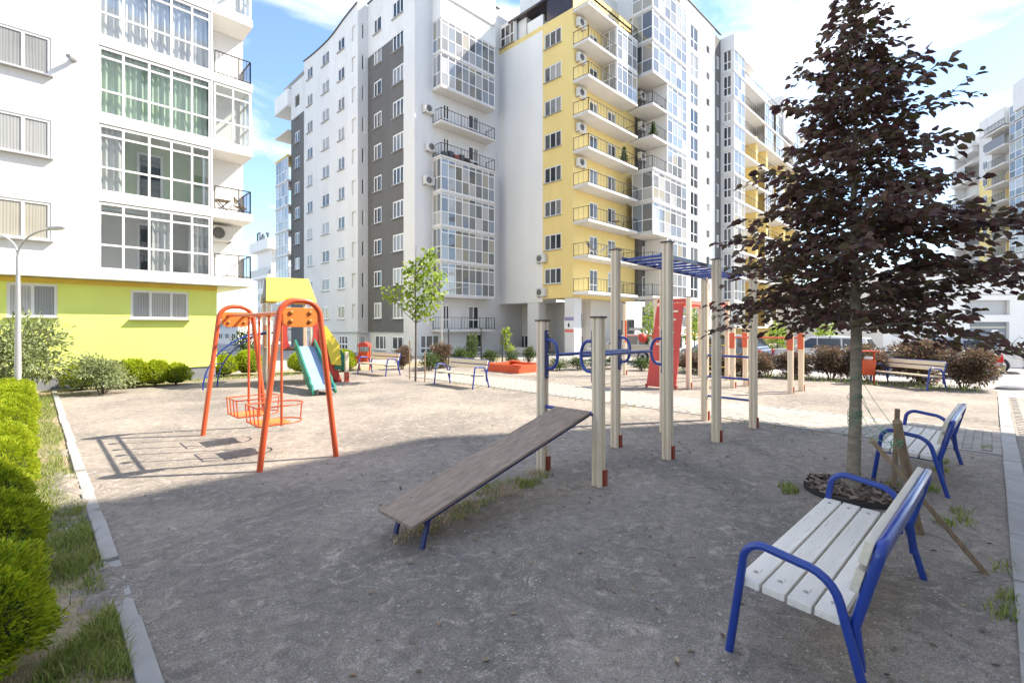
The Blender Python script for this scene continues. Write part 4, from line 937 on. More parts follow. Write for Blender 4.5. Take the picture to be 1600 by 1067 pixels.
# slide
sl = MB(); cx = .2; n = 24; prof = []; sk = lambda y: .36
for i in range(n+1):
    s = i/n; y = -.62-2.75*s
    z = 1.12 if s < .06 else (1.12-(s-.06)/.72*.88 if s < .78 else .24-.08*math.sin((s-.78)/.22*PI/2))
    prof.append((y, max(z, .16)))
vv = []; 
for y, z in prof: vv += [(sk(y)-.24,y,z),(sk(y)+.24,y,z)]
sl.add(vv, [(2*i,2*i+1,2*i+3,2*i+2) for i in range(n)], True); sl.build('slide_bed', M['slide_metal'], tw)
for s_ in (-1, 1):
    q = [(sk(y)+s_*.24,y,z-.10) for y, z in prof]; t_ = [(sk(y)+s_*.24,y,z+(.20 if 0.03 < i/n < .86 else .09)) for i, (y, z) in enumerate(prof)]
    t_[-1] = (sk(prof[-1][0])+s_*.24, prof[-1][0], .12); q[-1] = (sk(prof[-1][0])+s_*.24, prof[-1][0], .04); q[0] = (sk(-.62)+s_*.24, prof[0][0], 1.0)
    MB().prism([Vector(p) for p in q]+[Vector(p) for p in t_[::-1]], (s_*.045,0,0)).build('slide_side', M['green_panel'], tw)
MB().bar((.22,-3.2,-.05),(.22,-3.2,.15),.05,.05).bar((.5,-3.2,-.05),(.5,-3.2,.15),.05,.05).build('slide_foot', M['grey_metal'], tw)
# arched climber on the left
rung = MB(); ac = []
for y, ox in ((-.55,0), (.1,.34)):
    pts = [Vector((ox-.6-1.55*math.sin(PI/2*i/14), y, 1.52*math.cos(PI/2*i/14)-(.06 if i == 14 else 0))) for i in range(15)]
    MB().tube(pts, .02, 8).build('climber_rail', M['blue'], tw); ac.append(pts)
for i in range(2, 14, 2):
    o = ac[0][i].copy(); e = ac[1][i].copy(); MB().tube([o, e], .018, 6).build('rung', M['blue'], tw)
    d = Vector((.26*math.sin(PI/2*i/14), 0, -.26*math.cos(PI/2*i/14)))
# leaning red climbing board with a yellow edge on the right, and short posts
MB().prism([(.64,-.55,1.0),(.74,-.55,1.95),(.8,-.55,1.95),(1.45,-.55,.0),(1.3,-.55,.0)], (0,.9,0)).build('climbing_board', M['red_panel'], tw)
MB().prism([(1.12,-.62,.55),(.86,-.62,1.7),(.97,-.62,1.72),(1.36,-.62,1.15),(1.42,-.62,.5)], (0,.04,0)).build('edge_panel', M['yellow_panel'], tw)
MB().prism([(1.2,-.6,.4),(1.4,-.6,1.0),(1.52,-.6,.8),(1.5,-.6,.35)], (0,.03,0)).build('edge_panel', M['green_panel'], tw)
MB().box((1.5,-.75,-.05),(1.61,-.64,.92)).build('post', M['post_cream'], tw, bevel=.015); MB().box((1.495,-.757,-.05),(1.615,-.633,.3)).build('post_bracket', M['red_foot'], tw)

# ------------------------------------------------------------------ cream exercise posts: dip bars, sit-up board, monkey bars
def timber_post(parent, x, y, h, wdt=.115, foot=True, cap=True):
    b = MB(); w2 = wdt/2; g = .014; c = .016   # grooved square section
    sec = []
    for k in range(4):
        a = [(-w2+c,-w2),(-g*1.2,-w2),(-g*.8,-w2+.014),(g*.8,-w2+.014),(g*1.2,-w2),(w2-c,-w2)]
        for p in a:
            q = p
            for _ in range(k): q = (-q[1], q[0])
            sec.append(q)
    b.prism([(x+p[0],y+p[1],-.1) for p in sec], (0,0,h+.1))
    o = b.build('post', M['post_cream'], parent)
    if cap: MB().box((x-w2-.008,y-w2-.008,h),(x+w2+.008,y+w2+.008,h+.018)).build('post_cap', M['cap'], o)
    if foot:
        MB().box((x+w2*.2,y-w2-.012,.0),(x+w2+.012,y-w2+.02,.17)).build('post_bracket', M['red_foot'], o, bevel=.003)
    return o
PA, PB, PC, PD, PE, PE2, PF, PG = (4.27,3.76),(4.29,2.98),(5.83,3.76),(5.78,2.95),(7.15,2.88),(7.17,3.72),(8.58,2.84),(8.62,3.68)
ex = thing('monkey_bars', 'cream timber post exercise frame with blue monkey bars and parallel dip bars', 'climbing frame', (4.28, 3.37, 0))
ex0 = ex.location
def L(p): return (p[0]-ex0.x, p[1]-ex0.y)
for p, h in ((PA,1.76),(PB,1.79),(PC,2.77),(PD,2.77),(PE,2.68),(PE2,2.68),(PF,2.68),(PG,2.68)): timber_post(ex, *L(p), h)
ZL = 2.58
for y in (2.955, 3.70):
    MB().bar((PC[0]-ex0.x-.05, y-ex0.y+(.085 if y < 3.3 else -.085), ZL+.05),(PG[0]-ex0.x+.06, y-ex0.y+(.0 if y < 3.3 else -.05), ZL-.01),.035,.055).build('ladder_rail', M['blue_dark'], ex)
for i in range(11):
    x = PC[0]-ex0.x+.02+i*(PG[0]-PC[0]-.0)/10; zz = ZL+.05-.06*i/10
    MB().tube([(x, 3.04-ex0.y, zz),(x, 3.63-ex0.y, zz)], .018, 8).build('rung', M['blue'], ex)
for z in (.45,.80,1.18): MB().tube([(PF[0]-ex0.x, PF[1]-ex0.y+.05, z),(PG[0]-ex0.x, PG[1]-ex0.y-.05, z)], .02, 8).build('ladder_bar', M['blue'], ex)
ZD = 1.375; HB = .17
def dloop(p, s):      # D shaped handle bolted to a post, bulging along s in y
    x, y = L(p); y0 = y+s*.058; ins = .26
    pts = [(x,y0+s*.012,ZD-HB-.05),(x,y0+s*.012,ZD-HB)]
    q = [Vector((x, y0+s*.012, ZD-HB))] + [Vector((x, y0+s*(.012+ins*.62*min(1,math.sin(PI*i/10)**.55)), ZD-HB*math.cos(PI*i/10)*(1 if i in (0,10) else 1))) for i in range(1,10)] + [Vector((x, y0+s*.012, ZD+HB))]
    o = MB().tube(q, .019, 8).build('dip_handle', M['blue'], ex)
    MB().box((x-.025,min(y0,y0+s*.02),ZD-HB-.11),(x+.025,max(y0,y0+s*.02),ZD+HB+.11)).build('handle_plate', M['blue_dark'], o)
    for zz in (ZD-HB-.08, ZD, ZD+HB+.08):
        m = MB().lathe([(.014,0),(.014,.012),(.008,.018)], 8).build('bolt', M['bolt'], o, loc=(x, y0+s*.02, zz)); m.rotation_euler = (R(-90*s),0,0)
    return Vector((x, y0+s*(.012+ins*.62), ZD))
la, lb_, lc, ld = dloop(PA,-1), dloop(PB,1), dloop(PC,-1), dloop(PD,1)
MB().tube([la, lc], .02, 10).build('dip_bar', M['blue'], ex); MB().tube([lb_, ld], .02, 10).build('dip_bar', M['blue'], ex)
MB().tube([(PA[0]-ex0.x,PA[1]-ex0.y-.05,.76),(PB[0]-ex0.x,PB[1]-ex0.y+.05,.76)], .02, 10).build('board_bar', M['blue'], ex)
bd = thing('situp_board', 'weathered brown sloping sit up board leaning between two short cream posts', 'exercise board', (2.06, 3.3, 0))
b0 = bd.location; ya, yb_ = 3.04-b0.y, 3.53-b0.y; pz0, pz1 = .215, .79; xx0, xx1 = 1.99-b0.x, 4.24-b0.x
sl_ = (pz1-pz0)/(xx1-xx0); n = 8
bm_ = MB(); bm_.prism([(xx0,ya,pz0),(xx1,ya,pz1),(xx1,ya,pz1-.026),(xx0,ya,pz0-.026)], (0,yb_-ya,0)); bm_.build('board', M['board'], bd, bevel=.006)
for y in (ya+.02, yb_-.06): MB().bar((xx0+.12,y+.02,pz0-.01),(xx1,y+.02,pz1-.045),.03,.03).build('board_rail', M['blue_dark'], bd)
for y in (ya+.06, yb_-.05): MB().bar((xx0+.2,y,pz0+.02),(xx0+.1,y-.02,-.06),.035,.025).build('leg', M['blue_dark'], bd)
q = MB()
for x_, y_ in ((xx0+.25,ya+.1),(xx0+.25,yb_-.1),(xx1-.3,ya+.1),(xx1-.3,yb_-.1)): q.lathe([(.014,0),(.011,.004)], 8, c=(x_,y_,pz0+sl_*(x_-xx0)+.001))
q.build('bolt', M['bolt'], bd)
MB().tube([(xx1-.02,ya-.03,pz1-.03),(xx1-.02,yb_+.03,pz1-.03)], .016, 8).build('hook_bar', M['blue_dark'], bd)

# ------------------------------------------------------------------ far climbing frame with the red wall, pull-up bars
cf = thing('climbing_wall', 'red climbing wall leaning on cream posts with orange beams behind the footpath', 'climbing frame', (12.6, 6.3, 0))
c0 = cf.location
def Lc(x, y): return (x-c0.x, y-c0.y)
P1, P2, P3, P4_ = (12.71,5.87),(12.75,6.86),(15.69,6.85),(15.54,5.92)
for p in (P1,P2,P3,P4_): timber_post(cf, *Lc(*p), 2.5, .12)
w1, w2_ = Lc(12.2, 6.0), Lc(12.15, 6.84); t1, t2 = Lc(12.62, 5.98), Lc(12.64, 6.78)
bw_ = MB(); 
A_, B_, C_, D_ = Vector((*w1,.04)), Vector((*w2_,.04)), Vector((*t2,2.28)), Vector((*t1,2.3))
bw_.prism([A_,B_,C_,D_], (.035,0,0)); wl_ = bw_.build('climbing_board', M['red_panel'], cf)
for (u, v) in ((.3,.16),(.68,.30),(.28,.46),(.7,.52),(.32,.66),(.68,.72),(.3,.82),(.62,.9),(.25,.92)):
    p = A_.lerp(D_, v).lerp(B_.lerp(C_, v), u)
    MB().box((-.06,-.09,-.03),(.0,.09,.03)).build('hand_hold', M['post_cream'], wl_, loc=p, bevel=.02)
for s_, (q0,) in ((0,(w1,)),(1,(w2_,))): MB().box((q0[0],q0[1]-.03,-.05),(q0[0]+.06,q0[1]+.03,.1)).build('board_foot', M['red_foot'], cf)
for a_, c_ in ((P1,P4_),(P2,P3)): MB().bar((*Lc(*a_),2.36),(*Lc(*c_),2.36),.05,.11).build('top_beam', M['orange'], cf)
for a_, c_ in ((P1,P2),(P4_,P3)): MB().bar((*Lc(*a_),2.42),(*Lc(*c_),2.42),.05,.10).build('top_beam', M['red_panel'], cf)
for i in range(1, 8):
    x = P1[0]+(P4_[0]-P1[0])*i/8; MB().tube([(*Lc(x,5.9),2.36),(*Lc(x,6.85),2.36)], .016, 6).build('rung', M['orange'], cf)
MB().bar((*Lc(14.9,5.9),1.45),(*Lc(14.9,6.85),1.45),.035,.035).build('cross_bar', M['yellow_panel'], cf)
for i in range(4): MB().tube([(*Lc(15.6,5.95),.4+.35*i),(*Lc(15.66,6.82),.4+.35*i)], .016, 6).build('rung', M['yellow_panel'], cf)
pu = thing('pull_up_bars', 'four short cream posts joined by thin red bars beside the red climbing wall', 'pull up bars', (13.7, 4.3, 0)); p0 = pu.location
for x, y in ((13.71,5.07),(14.41,4.98),(13.63,3.62),(14.31,3.55)):
    o = timber_post(pu, x-p0.x, y-p0.y, 1.66, .12); MB().box((x-p0.x-.07,y-p0.y-.07,1.1),(x-p0.x-.058,y-p0.y+.07,1.52)).build('bar_plate', M['orange'], o)
for a_, c_ in (((13.71,5.07),(13.63,3.62)),((14.41,4.98),(14.31,3.55))): MB().tube([(a_[0]-p0.x,a_[1]-p0.y,1.4),(c_[0]-p0.x,c_[1]-p0.y,1.4)], .02, 8).build('bar', M['orange'], pu)
tg = thing('target_frame', 'cream post with a thin red bar and round target left of the red climbing wall', 'play post', (14.65, 9.08, 0))
timber_post(tg, 0, 0, 2.5, .11); timber_post(tg, .7, -1.0, 1.6, .11)
MB().tube([(0,0,1.38),(.7,-1.0,1.38)], .018, 6).build('bar', M['orange'], tg); MB().bar((-.06,-.08,1.15),(-.06,-.08,1.9),.05,.05).build('bar_plate', M['orange'], tg)
o = MB().lathe([(.16,0),(.16,.03)], 18).build('target_disc', M['red_panel'], tg, loc=(.35,-.5,1.3)); o.rotation_euler = (R(90),0,R(-50))

# ------------------------------------------------------------------ sandbox
sb = thing('sandbox', 'low red orange square sandbox with plank walls beyond the footpath', 'sandbox', (13.1, 12.9, 0))
for a, c in (((-.75,-.9),(-.70,.9)),((.70,-.9),(.75,.9)),((-.70,-.9),(.70,-.85)),((-.70,.85),(.70,.9))):
    MB().box((*a,-.03),(*c,.13)).build('plank', M['red_orange'], sb, bevel=.006); MB().box((*a,.134),(*c,.29)).build('plank', M['red_orange'], sb, bevel=.006)
MB().box((-.82,-.97,.293),(-.58,-.55,.32)).build('corner_seat', M['red_orange'], sb); MB().box((.58,.55,.293),(.82,.97,.32)).build('corner_seat', M['red_orange'], sb)
MB().box((-.70,-.85,-.02),(.70,.85,.1)).build('sand', M['soil'], sb)

# ------------------------------------------------------------------ benches
def make_bench(name, label, loc, rz, wood, rail=True):
    """local: length along x, front at -y"""
    t = thing(name, label, 'bench', loc, rz, 'blue framed park benches')
    Lh = .80; r = .021
    for s in (-1, 1):
        x = s*(Lh+.035); q = []
        fp, rp = -.30, .30
        q.append(Vector((x, fp-.02, -.03))); q.append(Vector((x, fp+.055, .50)))
        for i in range(1, 7): a = PI-(PI/2)*i/6; q.append(Vector((x, fp+.055+.10+.10*math.cos(a), .50+.10*math.sin(a))))
        q.append(Vector((x, .02, .575)))
        for i in range(1, 7): a = PI/2-(PI/2*.86)*i/6; q.append(Vector((x, .02+.16*math.cos(a), .415+.16*math.sin(a))))
        q.append(Vector((x, .30, -.03)))
        MB().tube(q, r, 12).build('side_frame', M['blue'], t)
        MB().bar((x-s*.12,-.25,.346),(x-s*.12,.2,.326),.03,.03).build('seat_bearer', M['blue'], t)
    # back hoop: up one side, along the top and down the other
    hp_ = []
    for s in (-1, 1):
        x = s*(Lh+.0); leg = [Vector((x, .245, .17)), Vector((x, .225, .36)), Vector((x, .312, .69))]
        cr = [Vector((x-s*(.06-.06*math.cos(PI/2*i/5)), .312+.012*i/5, .69+.055*math.sin(PI/2*i/5))) for i in range(1, 6)]
        hp_.append(leg+cr)
    MB().tube(hp_[0]+hp_[1][::-1], .024, 12).build('back_hoop', M['blue'], t)
    pm = MB().box((-Lh-.03,-.052,-.02),(Lh+.03,.052,.02)).mesh('plank', M[wood], bevel=.006)
    for i in range(4): inst(pm, 'seat_plank', t, (random.uniform(-.006,.006), -.225+i*.117, .383-.006*i), rot=(R(-3),0,random.uniform(-.003,.003)))
    bm2 = MB().box((-Lh-.015,-.018,-.055),(Lh+.015,.018,.055)).mesh('plank', M['bench_back' if wood == 'bench_wood' else wood], bevel=.006)
    for i, (yy, zz) in enumerate(((.235,.565),(.268,.70))): inst(bm2, 'back_plank', t, (0, yy, zz), rot=(R(-14.5),0,0))
    q = MB()
    for x in (-.72, .72):
        for i in range(4): q.lathe([(.013,0),(.010,.005)], 8, c=(x, -.225+i*.117, .403-.006*i))
    q.build('bolt', M['bolt'], t)
    MB().bar((-Lh+.02,.298,.63),(Lh-.02,.298,.63),.012,.05).build('back_rail', M['blue'], t)
    return t
make_bench('park_bench', 'nearest blue framed bench with whitewashed seat planks in the shade', (3.42, .64, 0), PI+R(-1.5), 'bench_wood')
make_bench('park_bench', 'second blue framed bench standing beyond the purple beech beside the pavement kerb', (7.28, .58, 0), PI+R(-1.5), 'bench_wood')
def bench_at(fl, fr, label):
    a, c = Vector((*fl, 0)), Vector((*fr, 0)); u = (c-a).normalized(); nrm = Vector((-u.y, u.x, 0)); m = (a+c)/2+nrm*.3
    return make_bench('park_bench', label, m, math.atan2(u.y, u.x), 'bench_cream')
bench_at((8.34,11.47),(8.39,9.95), 'sunlit blue framed bench between the young staked tree and the sandbox')
bench_at((8.33,16.1),(8.47,14.6), 'far blue framed bench next to the red litter bin with a domed hood')
bench_at((17.6,2.45),(16.75,1.3), 'blue framed bench in front of the purple hedge next to the orange litter bin')

# ------------------------------------------------------------------ litter bins, red spring rider
def litter_bin(label, loc, rz, top):
    t = thing('litter_bin', label, 'litter bin', loc, rz, 'litter bins')
    v0 = [(-.14,-.12,.27),(.14,-.12,.27),(.14,.12,.27),(-.14,.12,.27),(-.19,-.16,.72),(.19,-.16,.72),(.19,.16,.72),(-.19,.16,.72)]
    MB().add(v0, [(0,3,2,1),(0,1,5,4),(1,2,6,5),(2,3,7,6),(3,0,4,7)]).build('body', M['orange'], t)
    MB().box((-.17,-.14,.66),(.17,.14,.70)).build('litter', M['dark_gap'], t)
    for x in (-.205, .205): MB().box((x-.015,-.03,-.04),(x+.015,.03,.98)).build('post', M['orange'], t)
    if top == 'dome': MB().prism([(-.22,-.19,.92)]+[(-.22*math.cos(PI*i/10), -.19, .92+.17*math.sin(PI*i/10)) for i in range(1,10)]+[(.22,-.19,.92)], (0,.38,0)).build('hood', M['red_panel'], t)
    else: MB().box((-.23,-.19,.95),(.23,.19,.985)).build('hood', M['orange'], t, bevel=.008)
    return t
litter_bin('red litter bin with a domed hood left of the far bench', (9.12,17.2,0), R(-50), 'dome')
litter_bin('bright orange litter bin with a flat hood beside the purple hedge', (17.55,2.64,0), R(-52), 'flat')
bg_ = thing('plastic_bag', 'crumpled pale plastic bag stuffed in the orange litter bin', 'bag', (17.53,2.60,.7))
MB().lathe([(.02,0),(.1,.02),(.12,.07),(.07,.12),(.02,.13)], 9).build('bag', M['sign_white'], bg_)
rd = thing('spring_rider', 'small red spring rider beside a round yellow green bush in front of the far bench', 'spring rider', (8.6,17.3,0), R(-30))
MB().prism([(-.45,-.03,.3),(-.3,-.03,.52),(.1,-.03,.5),(.3,-.03,.62),(.45,-.03,.45),(.3,-.03,.3)], (0,.06,0)).build('side_panel', M['red_panel'], rd)
MB().box((-.25,-.16,.44),(.1,.16,.47)).build('seat', M['red_panel'], rd)
sp = [Vector((.1*math.cos(a*.8), .1*math.sin(a*.8), -.02+a/30*.34)) for a in range(31)]; MB().tube(sp, .014, 6).build('spring', M['black_metal'], rd)

# ------------------------------------------------------------------ lamps and fence posts
def lamp(label, x, y, h, rz, sc=1.0):
    t = thing('street_lamp', label, 'street lamp', (x, y, 0), rz, 'double armed street lamps')
    MB().tube([(0,0,-.1),(0,0,1.2),(0,0,h*.86)], .05, 12, rs=[.062*sc,.055*sc,.032*sc]).build('pole', M['lamp_pole'], t)
    for s in (-1, 1):
        pts = [Vector((s*.95*(1-math.cos(PI/2*i/10)), 0, h*.86+ (h*.14)*math.sin(PI/2*i/10))) for i in range(11)]
        MB().tube(pts, .022*sc, 8).build('arm', M['lamp_pole'], t)
        q = MB().prism([(0,-.05,0),(s*.1,-.08,0),(s*.36,-.075,0),(s*.42,0,0),(s*.36,.075,0),(s*.1,.08,0),(0,.05,0)], (0,0,.045)).build('lamp_head', M['grey_metal'], t, loc=(s*.93,0,h-.01))
lx = CL((28-800)/FPX*10.4, 10.4)
lamp('tall double armed street lamp in front of the near white block', lx.x, lx.y, 3.75, R(-60))
l2 = CL((690-800)/FPX*23.5, 23.5); lamp('slim double armed street lamp before the pale grey block behind the young tree', l2.x, l2.y, 3.6, R(-45), .8)
for i, (px, d, h, lab) in enumerate(((701,20.5,1.55,'thin black fence post behind the sunlit bench'),(752,20.8,1.62,'tallest thin black fence post, left of the sandbox'),(785,20.4,1.35,'thin black fence post directly behind the sandbox'),(1279,17.6,1.25,'thin black fence post in the hedge left of the purple beech trunk'))):
    p = CL((px-800)/FPX*d, d); o = MB().box((-.022,-.022,-.1),(.022,.022,h)).box((-.026,-.026,h),(.026,.026,h+.02)).build('fence_post', M['black_metal'], loc=p); tag(o, lab, 'fence post', 'thin black fence posts')

bp_ = thing('speed_bump', 'low dark rubber speed bump lying on the pale road by the path end', 'speed bump', (18.9,-.42,0), R(-45))
MB().lathe([(.5,0),(.44,.05),(.28,.095),(.05,.11)], 24).build('hump', M['plinth'], bp_).scale = (1.0,.42,1)
# ------------------------------------------------------------------ balcony clutter
def clutter(label, cat, name, loc, kind):
    t = thing(name, label, cat, loc)
    if kind == 'boxes':
        for i in range(5): MB().box((i*.42,0,0),(i*.42+.34,.22,.3+.12*(i%2))).build('crate', M[('dark_roof','brown_glass','red_foot','dark_roof','brown_glass')[i]], t)
    if kind == 'plant':
        MB().lathe([(.14,0),(.18,.25)], 12).build('pot', M['red_foot'], t); o = inst(leaf_mesh('foliage', np.column_stack([RNG.normal(0,.13,500)*(1.05-(z_:=RNG.random(500))), RNG.normal(0,.13,500)*(1.05-z_), .25+z_*.85]), rnd3(500), rnd3(500), .13, .06, M['leaf_green']), 'foliage', t)
    if kind == 'hammock':
        pts = [Vector((-.95+1.9*i/12, .2, .62-.42*math.sin(PI*i/12))) for i in range(13)]; b = MB()
        b.add([p+Vector((0,d,0)) for p in pts for d in (-.12,.12)], [(2*i,2*i+1,2*i+3,2*i+2) for i in range(12)], True); b.build('sling', M['plinth'], t); MB().tube([pts[0], pts[0]+Vector((-.12,0,.1))], .012, 5).build('cord', M['black_metal'], t); MB().tube([pts[-1], pts[-1]+Vector((.12,0,.1))], .012, 5).build('cord', M['black_metal'], t)
    if kind == 'table':
        MB().lathe([(.03,0),(.03,.42),(.3,.43),(.3,.46)], 14).build('table_top', M['raw_wood'], t)
clutter('row of dark boxes behind the railing of the lower open corner balcony', 'boxes', 'storage_boxes', (bx0+.25, Yb+.08, 1.5+P*5+.02), 'boxes')
clutter('small dark green conifer in a pot on a yellow balcony', 'plant', 'potted_conifer', (vx0+4.3, Yvf+.35, slabs[4]+.01), 'plant')
clutter('grey hammock slung along the second lowest yellow balcony', 'hammock', 'hammock', (vx0+1.25, Yvf+.1, slabs[1]+.12), 'hammock')
clutter('small round wooden table on the third lowest yellow balcony', 'table', 'balcony_table', (vx0+3.6, Yvf+.5, slabs[2]+.01), 'table')
clutter('potted plant on the middle open balcony of the tall white block', 'plant', 'potted_plant', (r0+.8, Y3+.4, 1.6+2.055*6+.01), 'plant')
clutter('row of boxes on the topmost open balcony of the tall white block', 'boxes', 'storage_boxes', (r0+.4, Y3+.3, 1.6+2.055*7+.01), 'boxes')
# ------------------------------------------------------------------ parked cars
def car(label, loc, rz, paint, kind='hatch', sc=.92):
    """local: length along x, front at +x"""
    t = thing('parked_car', label, 'car', loc, rz, 'parked cars'); 
    if kind == 'hatch': low = [(-1.9,.28),(-1.95,.55),(-1.93,.82),(-1.6,.9),(.75,.9),(1.55,.78),(1.85,.62),(1.9,.4),(1.85,.24)]; cab = [(-1.78,.88),(-1.5,1.38),(-.3,1.5),(.3,1.42),(1.1,.86)]
    else: low = [(-2.05,.3),(-2.1,.6),(-2.06,.85),(-1.2,.9),(.8,.88),(1.85,.8),(2.0,.6),(2.02,.35),(1.9,.24)]; cab = [(-1.95,.86),(-1.72,1.38),(-.4,1.45),(.25,1.4),(.95,.86)]
    W = .82
    b = MB(); N = len(low)
    rings = []
    for yy, k in ((-W,.0),(-W+.0,0),(W,0)): pass
    ys = [-W+.04,-W,-W+.0,W,W-.04]
    sec = [(-W+.06,.93),(-W,1.0),(W,1.0),(W-.06,.93)]
    vv = []
    for yy, k in sec:
        for x, z in low: vv.append((x*(1 if k == 1 else .985), yy, .55+(z-.55)*(1 if k == 1 else .97)))
    ff = [tuple(range(N-1,-1,-1)), tuple(range(3*N, 4*N))]
    for s in range(3):
        for i in range(N): j = (i+1) % N; ff.append((s*N+i, s*N+j, (s+1)*N+j, (s+1)*N+i))
    b.add(vv, ff)
    n = len(cab); vv = []
    for yy in (-1, 1):
        for x, z in cab: vv.append((x, yy*(W-.02-(z-.88)*.3), z))
    b.add(vv, [tuple(range(n-1,-1,-1)), tuple(range(n, 2*n))]+[(i, (i+1) % n, n+(i+1) % n, n+i) for i in range(n)])
    body = b.build('body', M[paint], t, bevel=.035)
    g = MB()
    def cp(i, j, f): return (cab[i][0]+(cab[j][0]-cab[i][0])*f, cab[i][1]+(cab[j][1]-cab[i][1])*f)
    for s in (-1, 1):
        def sp_(x, z): return (x, s*(W-.005-(z-.88)*.3), z)
        zt_, zb_ = 1.345, .93
        for xa0, xa1, xb0, xb1 in ((-1.42,-.95,-1.55,-.98),(-.89,-.1,-.92,-.12),(-.04,.2,-.06,.82)):
            g.add([sp_(xb0,zb_), sp_(xb1,zb_), sp_(xa1,zt_), sp_(xa0,zt_)], [(0,1,2,3)])
    def cross(i, j, f0, f1, lift):
        p, q = cp(i,j,f0), cp(i,j,f1); dx, dz = q[0]-p[0], q[1]-p[1]; l_ = math.hypot(dx, dz); nx_, nz_ = -dz/l_*lift, dx/l_*lift
        wp, wq = W-.1-(p[1]-.88)*.3, W-.1-(q[1]-.88)*.3
        g.add([(p[0]+nx_,-wp,p[1]+nz_),(p[0]+nx_,wp,p[1]+nz_),(q[0]+nx_,wq,q[1]+nz_),(q[0]+nx_,-wq,q[1]+nz_)], [(0,1,2,3)])
    cross(0,1,.2,.9,.014); cross(3,4,.08,.9,-.014); cross(4,3,.1,.92,.014); cross(1,0,.1,.8,-.014)
    g.build('window', M['car_glass'], t)
    xe = low[1][0]
    for s in (-1, 1):
        MB().box((xe-.02,s*.74-.09,.6),(xe+.3,s*.74+.1 if s > 0 else s*.74+.09,.84)).build('tail_light', M['tail'], t, bevel=.03)
        MB().box((low[-2][0]-.28,s*.7-.12,.58),(low[-2][0]-.02,s*.7+.12,.72)).build('headlight', M['head'], t, bevel=.03)
        MB().box((.62,s*.86-.07,.93),(.74,s*.86+.07,1.03)).build('mirror', M[paint], t, bevel=.02)
    MB().box((xe-.06,-.7,.3),(xe+.1,.7,.5)).box((low[-2][0]-.1,-.7,.28),(low[-2][0]+.06,.7,.45)).build('bumper', M[paint], t, bevel=.03)
    for x in (-1.22, 1.2):
        for s in (-1, 1):
            w_ = MB().lathe([(.2,-.09),(.29,-.085),(.305,-.05),(.305,.05),(.29,.085),(.2,.09)], 20).build('wheel', M['tyre'], t, loc=(x, s*.75, .305)); w_.rotation_euler = (R(90),0,0)
            rr = MB().lathe([(.03,-.08),(.2,-.1),(.205,-.098),(.205,.098),(.2,.1),(.03,.08)], 18, smooth=False).build('rim', M['rim'], w_)
    t.scale = (sc, sc, sc); return t
car('silver hatchback with a red tail lamp parked behind the end of the purple hedge', (22.4,1.55,0), R(90), 'car_silver')
car('white hatchback with a sloping bonnet parked behind the silver hatchback', (25.6,.95,0), R(-88), 'car_white')
car('grey estate car parked in front of the garage door', (29.6,-2.1,0), R(92), 'car_grey', 'estate', 1.0)
car('silver car parked behind the dip bars and the low green hedge', (20.6,12.6,0), R(95), 'car_silver', 'estate')
car('pale blue grey car parked behind the red climbing wall', (21.0,8.2,0), R(88), 'car_blue', 'hatch')
car('white car parked behind the hedge left of the purple beech trunk', (22.4,4.9,0), R(90), 'car_white', 'estate')

